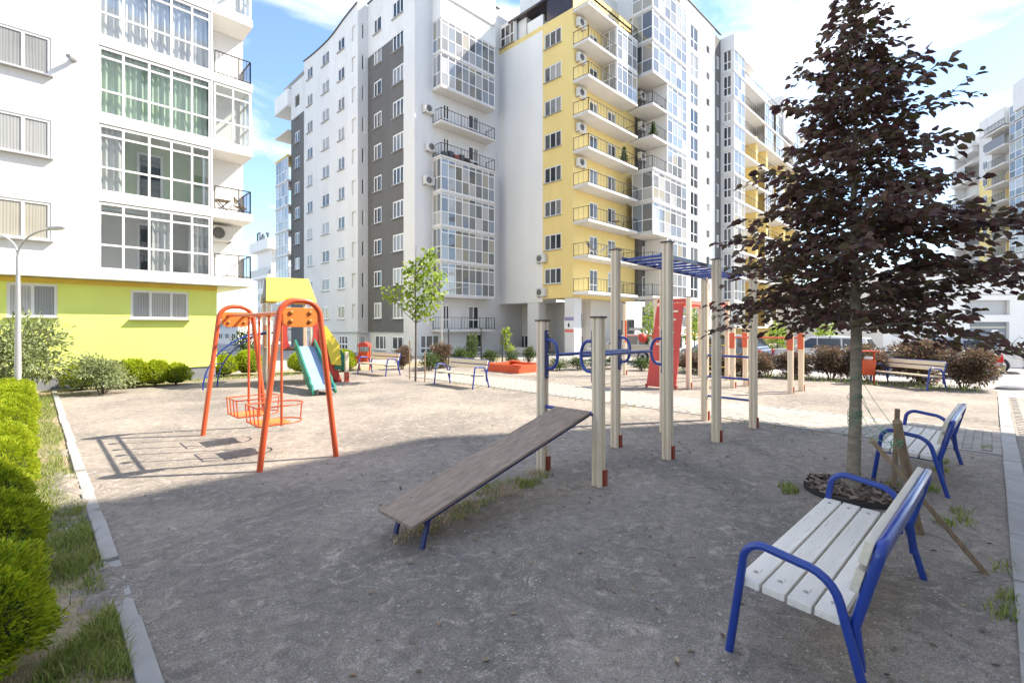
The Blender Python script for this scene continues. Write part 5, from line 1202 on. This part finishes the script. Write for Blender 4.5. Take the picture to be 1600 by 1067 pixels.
# ------------------------------------------------------------------ vegetation
# purple beech: layered sprays on many limbs
def beech():
    t = thing('beech_tree', 'young purple leaved beech in the chip ring behind the nearest bench', 'tree', (5.94, 0.99, 0))
    rs = random.Random(11); zs = [-.1, .3, .9, 1.6, 2.3, 3.0, 3.7, 4.3, 4.8, 5.25]
    tr = [Vector((.012*math.sin(z*1.7)+(.03*(z-2) if z > 2 else 0)*.4, .012*math.cos(z*2.1)-.0*z, z)) for z in zs]
    MB().tube(tr, .06, 14, rs=[.072,.060,.053,.049,.038,.027,.020,.014,.009,.004]).build('trunk', M['bark_beech'], t)
    def tp(z):
        for i in range(len(zs)-1):
            if z <= zs[i+1]: f = (z-zs[i])/(zs[i+1]-zs[i]); return tr[i].lerp(tr[i+1], f)
        return tr[-1]
    # view-independent crown profile: limb length by height
    prof = [(1.66,1.25),(1.9,1.56),(2.2,1.27),(2.6,1.03),(3.0,.92),(3.5,.80),(3.9,.64),(4.3,.44),(4.7,.29),(5.0,.24),(5.2,.16)]
    def rad(z):
        if z <= prof[0][0]: return prof[0][1]
        for (a, r0_), (c, r1_) in zip(prof, prof[1:]):
            if z <= c: return r0_+(r1_-r0_)*(z-a)/(c-a)
        return prof[-1][1]
    lb_m = MB(); P_, D_, N_, LL = [], [], [], []
    nl = 102; ga = 2.39996
    for i in range(nl):
        f = i/nl; z0 = 1.62+3.45*f**1.05+rs.uniform(-.06,.06); a = i*ga+rs.uniform(-.5,.5)
        big_ = rs.choice((.5,.62,.74,.82,.88,.94,1.0,1.04)); L_ = rad(z0)*big_*rs.uniform(.92,1.06)
        up = rs.uniform(.25,.8)+.45*f; drop = rs.uniform(.4,.85)*(1-.7*f); p = tp(max(1.6,z0)); ns = 8; cv = rs.uniform(-.5,.5)
        def lp_(u):
            an = a+cv*u; v = p+Vector((math.cos(an), math.sin(an), 0))*L_*u+Vector((0,0,L_*(up*u-drop*u*u))); v.z = max(v.z, 1.5); return v
        lb_m.tube([lp_(s/ns) for s in range(ns+1)], .01, 5, rs=[max(.0018, .016*(1-f*.6)*(1-s/ns)**.8) for s in range(ns+1)], caps=False)
        ntw = max(5, int(L_*15))
        for k in range(ntw):
            u = .12+.88*(k+rs.random()*.6)/ntw; q = lp_(min(u,1)); side = 1 if k % 2 else -1
            ta = a+cv*u+side*rs.uniform(.35,1.15); tl = (L_*.42*(1-u*.6)+.08)*rs.uniform(.6,1.2)
            tv = Vector((math.cos(ta), math.sin(ta), rs.uniform(-.55,.5))); e = q+tv*tl+Vector((0,0,-.08*tl))
            lb_m.tube([q, q.lerp(e,.5)+Vector((0,0,.012)), e], .002, 3, rs=[.004,.0026,.0013], caps=False)
            nlv = max(3, int(tl/.034))
            for j in range(nlv):
                w_ = (j+.5)/nlv
                if rs.random() < .05: continue
                lp = q.lerp(e, w_)+Vector((rs.uniform(-.02,.02), rs.uniform(-.02,.02), rs.uniform(-.025,.025)))
                if lp.z < 1.47: continue
                s2 = 1 if j % 2 else -1; la_ = ta+s2*rs.uniform(.3,1.1)
                if j == nlv-1: la_ = ta
                P_.append(lp); D_.append((math.cos(la_), math.sin(la_), rs.uniform(-.75,.25))); N_.append((rs.gauss(0,.95), rs.gauss(0,.95), 1)); LL.append(rs.uniform(.045,.118))
    for k in range(2600):     # short inner shoots that close the middle of the crown
        z = 1.75+2.75*rs.random()**1.15; r_ = rad(z)*.6*math.sqrt(rs.random()); a = rs.random()*6.283; q = tp(z)+Vector((r_*math.cos(a), r_*math.sin(a), rs.uniform(-.05,.05)))
        P_.append(q); D_.append((math.cos(a+rs.gauss(0,.8)), math.sin(a+rs.gauss(0,.8)), rs.uniform(-.5,.5))); N_.append((rs.gauss(0,.7), rs.gauss(0,.7), 1)); LL.append(rs.uniform(.06,.1))
    for k in range(60):
        z = 4.5+.85*k/60; a = k*2.4; q = tp(min(z,5.24))
        if z > 5.25: q = q+Vector((0,0,z-5.25))
        P_.append(q); D_.append((math.cos(a), math.sin(a), .6)); N_.append((rs.gauss(0,.5), rs.gauss(0,.5), 1)); LL.append(rs.uniform(.06,.1))
    print('BEECH LEAVES', len(P_))
    lb_m.build('limbs', M['bark_beech'], t)
    LL = np.array(LL); me = leaf_mesh('leaves', P_, D_, N_, LL, LL*.66, M['leaf_beech'], .16)
    inst(me, 'crown', t); return t
beech()
# planting ring with bark chips
rg = thing('planting_ring', 'round dark planting ring filled with bark chips at the foot of the purple beech', 'planting ring', (5.94, 0.99, 0))
MB().lathe([(.45,-.05),(.45,.045),(.44,.05),(.44,-.05)], 40).build('edging', M['dark_gap'], rg)
MB().lathe([(.44,-.02),(.43,.03),(.2,.05),(.08,.06)], 30).build('soil', M['bark'], rg)
chip = MB().box((-.028,-.013,-.005),(.028,.013,.005)).mesh('bark_chip', M['mulch'])
for i in range(300):
    a = random.random()*2*PI; r_ = .43*math.sqrt(random.uniform(.03,1)); inst(chip, 'bark_chip', rg, (r_*math.cos(a), r_*math.sin(a), .05+.03*random.random()), rot=(random.gauss(0,.35), random.gauss(0,.35), random.random()*6)).scale = (random.uniform(.6,1.5), random.uniform(.6,1.6), 1)
# stakes and twine
def stake(label, p, q, r_):
    p, q = Vector(p), Vector(q); t = (q-p); n = 6
    pts = [p+t*(i/n)+Vector((random.gauss(0,.006), random.gauss(0,.006), 0)) for i in range(n+1)]
    o = MB().tube([x-p for x in pts], r_, 9, rs=[r_*random.uniform(.85,1.12) for _ in pts]).build('tree_stake', M['raw_wood'], loc=p); o.data.update()
    return tag(o, label, 'stake', 'wooden tree stakes')
STOP = CL(2.95, 3.72, .98)
stake('thick upright wooden stake standing behind the nearest bench', G(1441,832)+Vector((0,0,-.06)), CL(2.90, 3.62, .985), .031)
o = MB().bar((0,0,0), CL(2.66, 3.55, .86)-G(1551,897)+Vector((0,0,.05)), .042, .03).build('tree_stake', M['raw_wood'], loc=G(1551,897)+Vector((0,0,-.05)), bevel=.004); tag(o, 'slanting sawn wooden stake with its foot near the pavement kerb', 'stake', 'wooden tree stakes')
o = MB().bar((0,0,-.05), (0.02,-.03,.86), .045, .03).build('tree_stake', M['raw_wood'], loc=G(1396,770)+Vector((0,0,0)), bevel=.004); tag(o, 'pale upright sawn stake between the two shaded benches', 'stake', 'wooden tree stakes')
tb_ = Vector((5.94, .99, 0)); top = CL(2.90,3.62,.9)
twn = MB()
for za, zb, s_ in ((1.18,.95,.02),(.98,.86,.05),(.82,.88,.03),(.84,.80,.08),(1.05,.80,.06),(.7,.82,.05)):
    a, c = tb_+Vector((-.03,-.05,za)), top+Vector((random.uniform(-.04,.04),.02,zb-.9)); pts = [a.lerp(c, i/8)+Vector((0,0,-s_*math.sin(PI*i/8))) for i in range(9)]; twn.tube(pts, .0025, 4)
for za in (1.18,.98,.83,.8,.76,.72): twn.tube([tb_+Vector((.062*math.cos(k*PI/6), .062*math.sin(k*PI/6), za+.03*math.sin(k))) for k in range(12)], .0028, 4, closed=True)
for k in range(2): twn.tube([top+Vector((.035*math.cos(j*PI/5), .035*math.sin(j*PI/5), -.1+.03*k+.02*math.sin(j+k))) for j in range(10)], .0028, 4, closed=True)
tag(twn.build('twine', M['twine']), 'green twine tied between the beech trunk and the wooden stakes', 'twine')

# dry leaves and twigs blown over the grit
P_, N2, D2 = [], [], []
for _ in range(420):
    c = CL(random.gauss(2.4,2.2), random.uniform(2.2,8.5))
    if XK < c.x < PX0 and YK < c.y < 14: P_.append((c.x, c.y, random.uniform(.004,.012))); D2.append((random.gauss(0,1), random.gauss(0,1), .1)); N2.append((random.gauss(0,.25), random.gauss(0,.25), 1))
LL = RNG.uniform(.022,.05,len(P_)); M['leaf_dry'] = leafmat('dry fallen leaf', (0.20,0.13,0.08), 0.6, 0.15, [(0.7,(0.42,0.33,0.22))])
tag(inst(leaf_mesh('fallen_leaves', P_, D2, N2, LL, LL*.55, M['leaf_dry'], .2), 'fallen_leaves'), kind='stuff')
tw2 = MB()
for _ in range(90):
    c = CL(random.gauss(1.8,2.4), random.uniform(2.0,7.5)); a = random.random()*6.28; l_ = random.uniform(.04,.13)
    if XK < c.x < PX0 and YK < c.y < 14: tw2.tube([c+Vector((0,0,.006)), c+Vector((math.cos(a)*l_*.5, math.sin(a)*l_*.5, .012)), c+Vector((math.cos(a+.2)*l_, math.sin(a+.2)*l_, .005))], .0026, 4)
tag(tw2.build('fallen_twigs', M['raw_wood']), kind='stuff')

# clipped thuja balls
def thuja_mesh(seed, n, big=1.0):
    rg_ = np.random.default_rng(seed); v = rg_.normal(size=(n,3)); v /= np.linalg.norm(v, axis=1, keepdims=True); v[:,2] = np.where(v[:,2] < -.45, -v[:,2], v[:,2])
    ph = rg_.uniform(0, 6, 6); az = np.arctan2(v[:,1], v[:,0])
    lump = 1+.07*np.sin(3*az+ph[0])+.06*np.sin(5*az+ph[1]+3*v[:,2])+.05*np.sin(7*v[:,2]+ph[2])
    clump = np.sin(v[:,0]*13+ph[3])*np.sin(v[:,1]*13+ph[4])*np.sin(v[:,2]*12+ph[5])
    r_ = lump*(.80+.16*rg_.random(n)+.10*clump); P_ = v*r_[:,None]
    D_ = v+np.array([0,0,.35])+rg_.normal(size=(n,3))*.36; N_ = rg_.normal(size=(n,3))
    L_ = rg_.uniform(.045,.10,n)*big; return leaf_mesh('foliage', P_, D_, N_, L_, L_*.30, M['leaf_thuja'], .05)
TH = [thuja_mesh(s, 20000) for s in (1,2,3)]; THS = [thuja_mesh(s, 6000, 1.6) for s in (4,5)]
core = MB().lathe([(.05,-.62),(.45,-.58),(.72,-.3),(.78,0),(.70,.35),(.45,.62),(.1,.74)], 18).mesh('shade_core', M['thuja_core'])  # solid filler body, coloured dark as shade behind the sprays
def thuja(label, x, y, r_, hz=1.0, near=False, group='clipped round thujas', zc=None):
    t = thing('thuja_bush', label, 'bush', (x, y, 0), random.random()*6, group)
    me = random.choice(TH if near else THS)
    for m_, n_ in ((me, 'foliage'), (core, 'shade_core')):
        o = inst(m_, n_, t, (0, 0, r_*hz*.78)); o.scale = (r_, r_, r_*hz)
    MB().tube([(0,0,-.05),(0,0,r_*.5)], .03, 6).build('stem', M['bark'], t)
    return t
ORD = ['nearest','second','third','fourth','fifth','sixth','seventh','eighth','ninth','tenth','eleventh','twelfth','thirteenth']
for i, y in enumerate((2.15,3.4,4.7,6.0,7.25,8.45,9.6,10.7,11.8,12.9,13.9,14.9)):
    thuja(f'{ORD[i]} clipped round thuja from the near end of the row along the left kerb' if i else 'nearest clipped round thuja in the row, cut by the bottom left corner', -.29+random.uniform(-.03,.03), y, (.37,.375,.37,.345,.345,.34,.345,.35,.35,.36,.36,.37)[i], .92+random.uniform(-.06,.06), True, 'clipped round thujas along the left kerb')
for px, d, r_, lab in ((127,12.85,.42,'round thuja at the lime wall beside the variegated shrub'),(208,13.4,.45,'roundest thuja below the three paned window of the lime wall'),(243,13.7,.42,'middle thuja of three below the three paned window of the lime wall'),(275,13.98,.37,'smallest thuja of three near the lime wall corner'),(349,16.2,.46,'round thuja under the blue arched climber, left one'),(389,16.8,.5,'round thuja behind the play tower post, right one'),(537,18.2,.47,'spreading yellow green thuja beside the red spring rider'),(470,17.5,.45,'thuja seen under the play tower platform')):
    p = CL((px-800)/FPX*d, d); thuja(lab, p.x, p.y, r_, .95)

# looser shrubs
def shrub_mesh(seed, n, m, ls, flat=.8, inner=.25, wr=.5):
    rg_ = np.random.default_rng(seed); v = rg_.normal(size=(n,3)); v /= np.linalg.norm(v, axis=1, keepdims=True)
    cl_ = rg_.normal(size=(26,3)); cl_ /= np.linalg.norm(cl_, axis=1, keepdims=True); cl_ *= rg_.uniform(.35,.95,(26,1)); k = rg_.integers(0,26,n)
    P_ = cl_[k]*.78+v*rg_.uniform(.08,.36,(n,1)); P_[:,2] *= flat; D_ = v+cl_[k]*.6+rg_.normal(size=(n,3))*.3; N_ = rg_.normal(size=(n,3))*.5+np.array([0,0,.8])
    L_ = rg_.uniform(.6,1.3,n)*ls; return leaf_mesh('foliage', P_, D_, N_, L_, L_*wr, m, .15)
def shrub(name, label, cat, loc, r_, hz, me, group=None, stems=7):
    t = thing(name, label, cat, loc, random.random()*6, group)
    o = inst(me, 'foliage', t, (0,0,hz*.50)); o.scale = (r_*1.08, r_*1.08, hz*.64)
    b = MB()
    for i in range(stems):
        a = 2*PI*i/stems+random.random(); b.tube([(.05*math.cos(a),.05*math.sin(a),-.05),(r_*.3*math.cos(a),r_*.3*math.sin(a),hz*.4),(r_*.6*math.cos(a),r_*.6*math.sin(a),hz*.85)], .008, 4, rs=[.014,.009,.004])
    b.build('stems', M['bark'], t); return t
ME_pale = shrub_mesh(21, 4200, M['leaf_pale'], .085); ME_pur = [shrub_mesh(s, 5200, M['leaf_purple'], .085, wr=.62) for s in (31,32,33)]; ME_gr = [shrub_mesh(s, 1500, M['leaf_green'], .12) for s in (41,42)]
p = CL(-11.75, 11.4); shrub('variegated_shrub', 'large pale variegated shrub in front of the lime wall by the lamp post', 'shrub', (p.x, p.y, 0), 1.05, 2.05, ME_pale)
p = CL(-10.35, 12.15); shrub('variegated_shrub', 'low pale variegated shrub between the large one and the thuja at the lime wall', 'shrub', (p.x, p.y, 0), .75, 1.05, ME_pale)
# purple hedge beside the road
hedge = [(18.0,.55,.8,1.3),(18.7,1.5,.9,1.4),(18.6,2.7,.8,1.25),(18.4,3.7,.75,1.2),(17.9,4.6,.7,.95),(17.7,5.4,.7,.9),(17.4,6.1,.7,.85),(17.3,6.9,.7,.85),(17.1,7.7,.65,.8)]
for i, (x, y, r_, h) in enumerate(hedge):
    shrub('barberry_bush', ('purple barberry bush at the road end of the hedge by the parking lot','purple barberry bush directly behind the bench by the orange bin','purple barberry bush behind the orange litter bin','purple barberry bush right of the purple beech trunk','purple barberry bush seen left of the purple beech trunk','purple barberry bush behind the pull up bars, right one','purple barberry bush behind the pull up bars, left one','purple barberry bush right of the red climbing wall','last purple barberry bush of the hedge, behind the red climbing wall')[i], 'bush', (x, y, 0), r_, h, ME_pur[i % 3], 'purple barberry hedge')
for i, (px, d, r_, h) in enumerate(((872,18.6,.5,.5),(905,18.9,.5,.55),(935,19.2,.5,.5),(962,19.4,.45,.6),(1003,18.5,.5,.55),(1096,18.4,.45,.9))):
    p = CL((px-800)/FPX*d, d); shrub('green_bush', ('low green bush seen between the two short dip posts, left one','low green bush seen between the two short dip posts, middle one','low green bush right of the second short dip post','low green bush behind the tallest cream posts','low green bush left of the foot of the red climbing wall','green bush right of the red climbing wall')[i], 'bush', (p.x, p.y, 0), r_, h, ME_gr[i % 2], 'low green bushes behind the footpath')
for i, (px, d, r_, h, m_) in enumerate(((628,19.0,.42,1.05,ME_pur[0]),(672,18.6,.5,.75,ME_gr[0]),(690,19.6,.55,1.1,ME_pur[1]),(722,20.5,.5,.9,ME_gr[1]),(737,21.5,.4,1.5,ME_gr[0]),(768,21.2,.45,.75,ME_gr[1]),(800,21.6,.4,.7,ME_gr[0]),(826,21.8,.35,.9,ME_gr[1]))):
    p = CL((px-800)/FPX*d, d); shrub('garden_bush', ('reddish bush right of the far bench','low green bush at the foot of the young tree','reddish bush behind the young tree stakes','green bush left of the sunlit bench back','tall thin green bush behind the sunlit bench','loose green bush behind the left corner of the sandbox','loose green bush behind the middle of the sandbox','thin green bush behind the sandbox by the passage')[i], 'bush', (p.x, p.y, 0), r_, h, m_, 'garden bushes before the pale grey block')
# slim sapling by the fence post behind the sandbox and other young trees
def sapling(label, loc, h, crowns, ls, n, mname='leaf_lime', trunk_r=.035, cat='tree', seed=5):
    t = thing('young_tree', label, cat, loc); rg_ = np.random.default_rng(seed); rs = random.Random(seed)
    MB().tube([(0,0,-.05),(.02,.01,h*.35),(0,.02,h*.7),(.02,0,h*.98)], trunk_r, 8, rs=[trunk_r,trunk_r*.8,trunk_r*.5,trunk_r*.15]).build('trunk', M['bark'], t)
    P_, D_, N_ = [], [], []; lm = MB()
    for c, r_ in crowns:
        c = Vector(c); z0 = max(h*.42, c.z-abs(c.x)-.25); lm.tube([(0,0,z0), (c.x*.6,c.y*.6,z0+(c.z-z0)*.5), c], .01, 5, rs=[trunk_r*.4,.008,.004])
        k = int(n*r_*r_); v = rg_.normal(size=(k,3)); v /= np.linalg.norm(v, axis=1, keepdims=True); rr = rg_.random(k)**.5*r_
        p_ = np.array(c)+v*rr[:,None]*np.array([1,1,.8]); P_.append(p_); D_.append(v+np.array([0,0,-.5])+rg_.normal(size=(k,3))*.4); N_.append(rg_.normal(size=(k,3))*.6+np.array([0,0,.7]))
    lm.build('limbs', M['bark'], t)
    P_, D_, N_ = (np.concatenate(a) for a in (P_, D_, N_)); L_ = rg_.uniform(.7,1.25,len(P_))*ls
    inst(leaf_mesh('leaves', P_, D_, N_, L_, L_*.75, M[mname], .12), 'crown', t); return t
yt = CL(-2.98, 14.83)
def cr_(pts, d, base):   # crown lumps given as sideways offset, height, radius
    out = []
    for l, z, r_ in pts: v = CL(l, random.uniform(-.25,.25)); out.append(((v.x, v.y, z), r_))
    return out
sapling('staked young tree with lime green leaves beside the sunlit bench', yt, 4.3, cr_([(.45,4.05,.26),(.35,3.7,.34),(.1,3.55,.3),(-.2,3.5,.28),(.5,3.3,.36),(.05,3.1,.42),(.75,3.25,.24),(-.35,2.85,.32),(-.85,2.75,.26),(-.7,2.6,.24),(.2,2.7,.42),(.6,2.75,.36),(-.15,2.45,.3),(.4,2.35,.34),(.1,2.15,.26),(.3,1.98,.2)], 0, 0), .125, 560)
for i, (px, y) in enumerate(((640,593),(664,597))):
    o = MB().bar((0,0,-.05),(0,0,1.25 if i == 0 else .95),.03,.03).build('tree_stake', M['raw_wood'], loc=G(px,y)); tag(o, ('left','right')[i] == 'left' and 'taller thin stake left of the lime green young tree' or 'shorter thin stake between the lime green young tree and the sunlit bench', 'stake', 'wooden tree stakes')
sc1 = CL((790-800)/FPX*20.9, 20.9); sapling('thin sapling with a narrow lime green crown behind the sandbox', sc1, 1.75, [((0,0,1.55),.16),((.05,0,1.3),.2),((0,.05,1.05),.18),((.1,-.1,.8),.2)], .11, 1600, trunk_r=.015, seed=8)
for i, (px, d, h, lab) in enumerate(((1020,22,2.7,'small lime green tree behind the posts of the red climbing wall'),(1085,22.5,2.5,'small lime green tree right of the red climbing wall'),(1290,23.5,1.9,'small lime green tree behind the hedge left of the beech trunk'),(1215,23,1.8,'small lime green tree behind the pull up bars'),(385,24,1.5,'small green tree beyond the blue arched climber'))):
    p = CL((px-800)/FPX*d, d); sapling(lab, p, h, [((0,0,h*.9),.4),((.3,.1,h*.75),.42),((-.3,-.1,h*.7),.42),((.1,-.3,h*.55),.4),((-.15,.25,h*.5),.38)], .12, 700, 'leaf_lime' if i < 4 else 'leaf_green', seed=50+i)

# grass: blades along the left verge, tufts under the board, by the ring and the benches
def blades(name, pts, hmin, hmax, m, wd=.006):
    n = len(pts); P_ = np.asarray(pts, float); h = RNG.uniform(hmin, hmax, n); a = RNG.uniform(0, 2*PI, n); lean = RNG.normal(0, .45, (n,2))*h[:,None]
    sx_, sy_ = np.cos(a)*wd, np.sin(a)*wd; z = np.zeros(n)
    v0 = np.stack([P_[:,0]-sx_, P_[:,1]-sy_, z], 1); v1 = np.stack([P_[:,0]+sx_, P_[:,1]+sy_, z], 1)
    m0 = np.stack([P_[:,0]-sx_*.7+lean[:,0]*.35, P_[:,1]-sy_*.7+lean[:,1]*.35, h*.6], 1); m1 = np.stack([P_[:,0]+sx_*.7+lean[:,0]*.35, P_[:,1]+sy_*.7+lean[:,1]*.35, h*.6], 1)
    tp_ = np.stack([P_[:,0]+lean[:,0], P_[:,1]+lean[:,1], h], 1); V = np.stack([v0,v1,m1,m0,tp_], 1).reshape(-1,3); i = np.arange(n)*5
    F = np.concatenate([np.stack([i,i+1,i+2,i+3],1).ravel(), np.stack([i+3,i+2,i+4],1).ravel()])
    me = bpy.data.meshes.new(name); me.vertices.add(len(V)); me.vertices.foreach_set('co', V.ravel()); me.loops.add(len(F)); me.loops.foreach_set('vertex_index', F)
    me.polygons.add(2*n); me.polygons.foreach_set('loop_start', np.concatenate([np.arange(n)*4, 4*n+np.arange(n)*3])); me.materials.append(m); me.update(calc_edges=True); me.validate()
    return tag(inst(me, name), kind='stuff')
def patch(x, y): return math.sin(x*3.1+y*1.3)+math.sin(x*1.7-y*2.4+1)+.8*math.sin(y*.9+2)+.6*math.sin(7*x+5*y)
pts, dry = [], []
while len(pts) < 75000:
    y = 1.6+14.5*random.random()**1.8; x = random.uniform(-1.5, XK-.11); v = patch(x, y)
    edge_ = (XK-.11-x)
    if v+random.gauss(0,.5)+(.7 if y < 3.2 else 0) > (-.75 if edge_ > .06 else .9) - (.6 if y > 7 else 0): pts.append((x, y))
    elif random.random() < .35: dry.append((x, y))
blades('grass', pts, .02, .07, M['grass'], .0036); blades('dry_grass', dry[:14000], .012, .04, M['grass_dry'], .0035)
pts = []
def tuft(x, y, r_, n, sx_=1, sy_=1):
    for _ in range(n): a = random.random()*2*PI; q = r_*random.random()**.7; pts.append((x+q*math.cos(a)*sx_, y+q*math.sin(a)*sy_))
for i in range(26):
    u = random.random(); c = G(640+200*u, 825-85*u+random.uniform(-14,18)); tuft(c.x, c.y, .09, 26)
for px, y, n in ((1235,768,150),(1228,760,60),(1290,752,50),(1395,758,70),(1470,722,90),(1468,735,90),(1480,820,70),(1510,815,60),(1455,765,80),(1568,960,60),(1572,935,50),(1570,890,40),(1540,700,40),(1500,800,50),(850,745,40)):
    c = G(px, y); tuft(c.x, c.y, .10, n, 1.3, .8)
for i in range(60): tuft(random.uniform(PX0-.35, PX0-.06), random.uniform(0, 12), .06, 6)
blades('grass', pts, .02, .075, M['grass'], .0045)
pts = []
for px, y, n, r_ in ((125,800,260,.16),(150,835,300,.16),(110,845,260,.15),(140,880,320,.15),(105,895,280,.14),(175,885,160,.1),(150,915,150,.1),(185,960,260,.10),(165,985,280,.11),(140,1010,280,.11),(190,1000,200,.09),(110,1035,260,.11),(170,1040,260,.10),(90,1055,220,.1),(205,1045,120,.07)):
    c = G(px, y); tuft(c.x, c.y, r_, n, .9, 1.4)
pts = [p for p in pts if p[0] < XK-.1]
blades('grass', pts, .03, .10, M['grass'], .0032)
pts = []
for i in range(46):
    u = random.random(); c = G(625+225*u, 832-92*u+random.uniform(-12,16)); tuft(c.x, c.y, .10, 30)
blades('dry_grass', pts, .015, .055, M['grass_dry'], .004)
pts = []
for i in range(900): pts.append((random.uniform(.6,9), 17.2+random.random()*.55))
for i in range(1500): pts.append((random.uniform(17.0,18.4), random.uniform(.2,10)))
blades('grass', pts, .05, .14, M['grass'], .009)
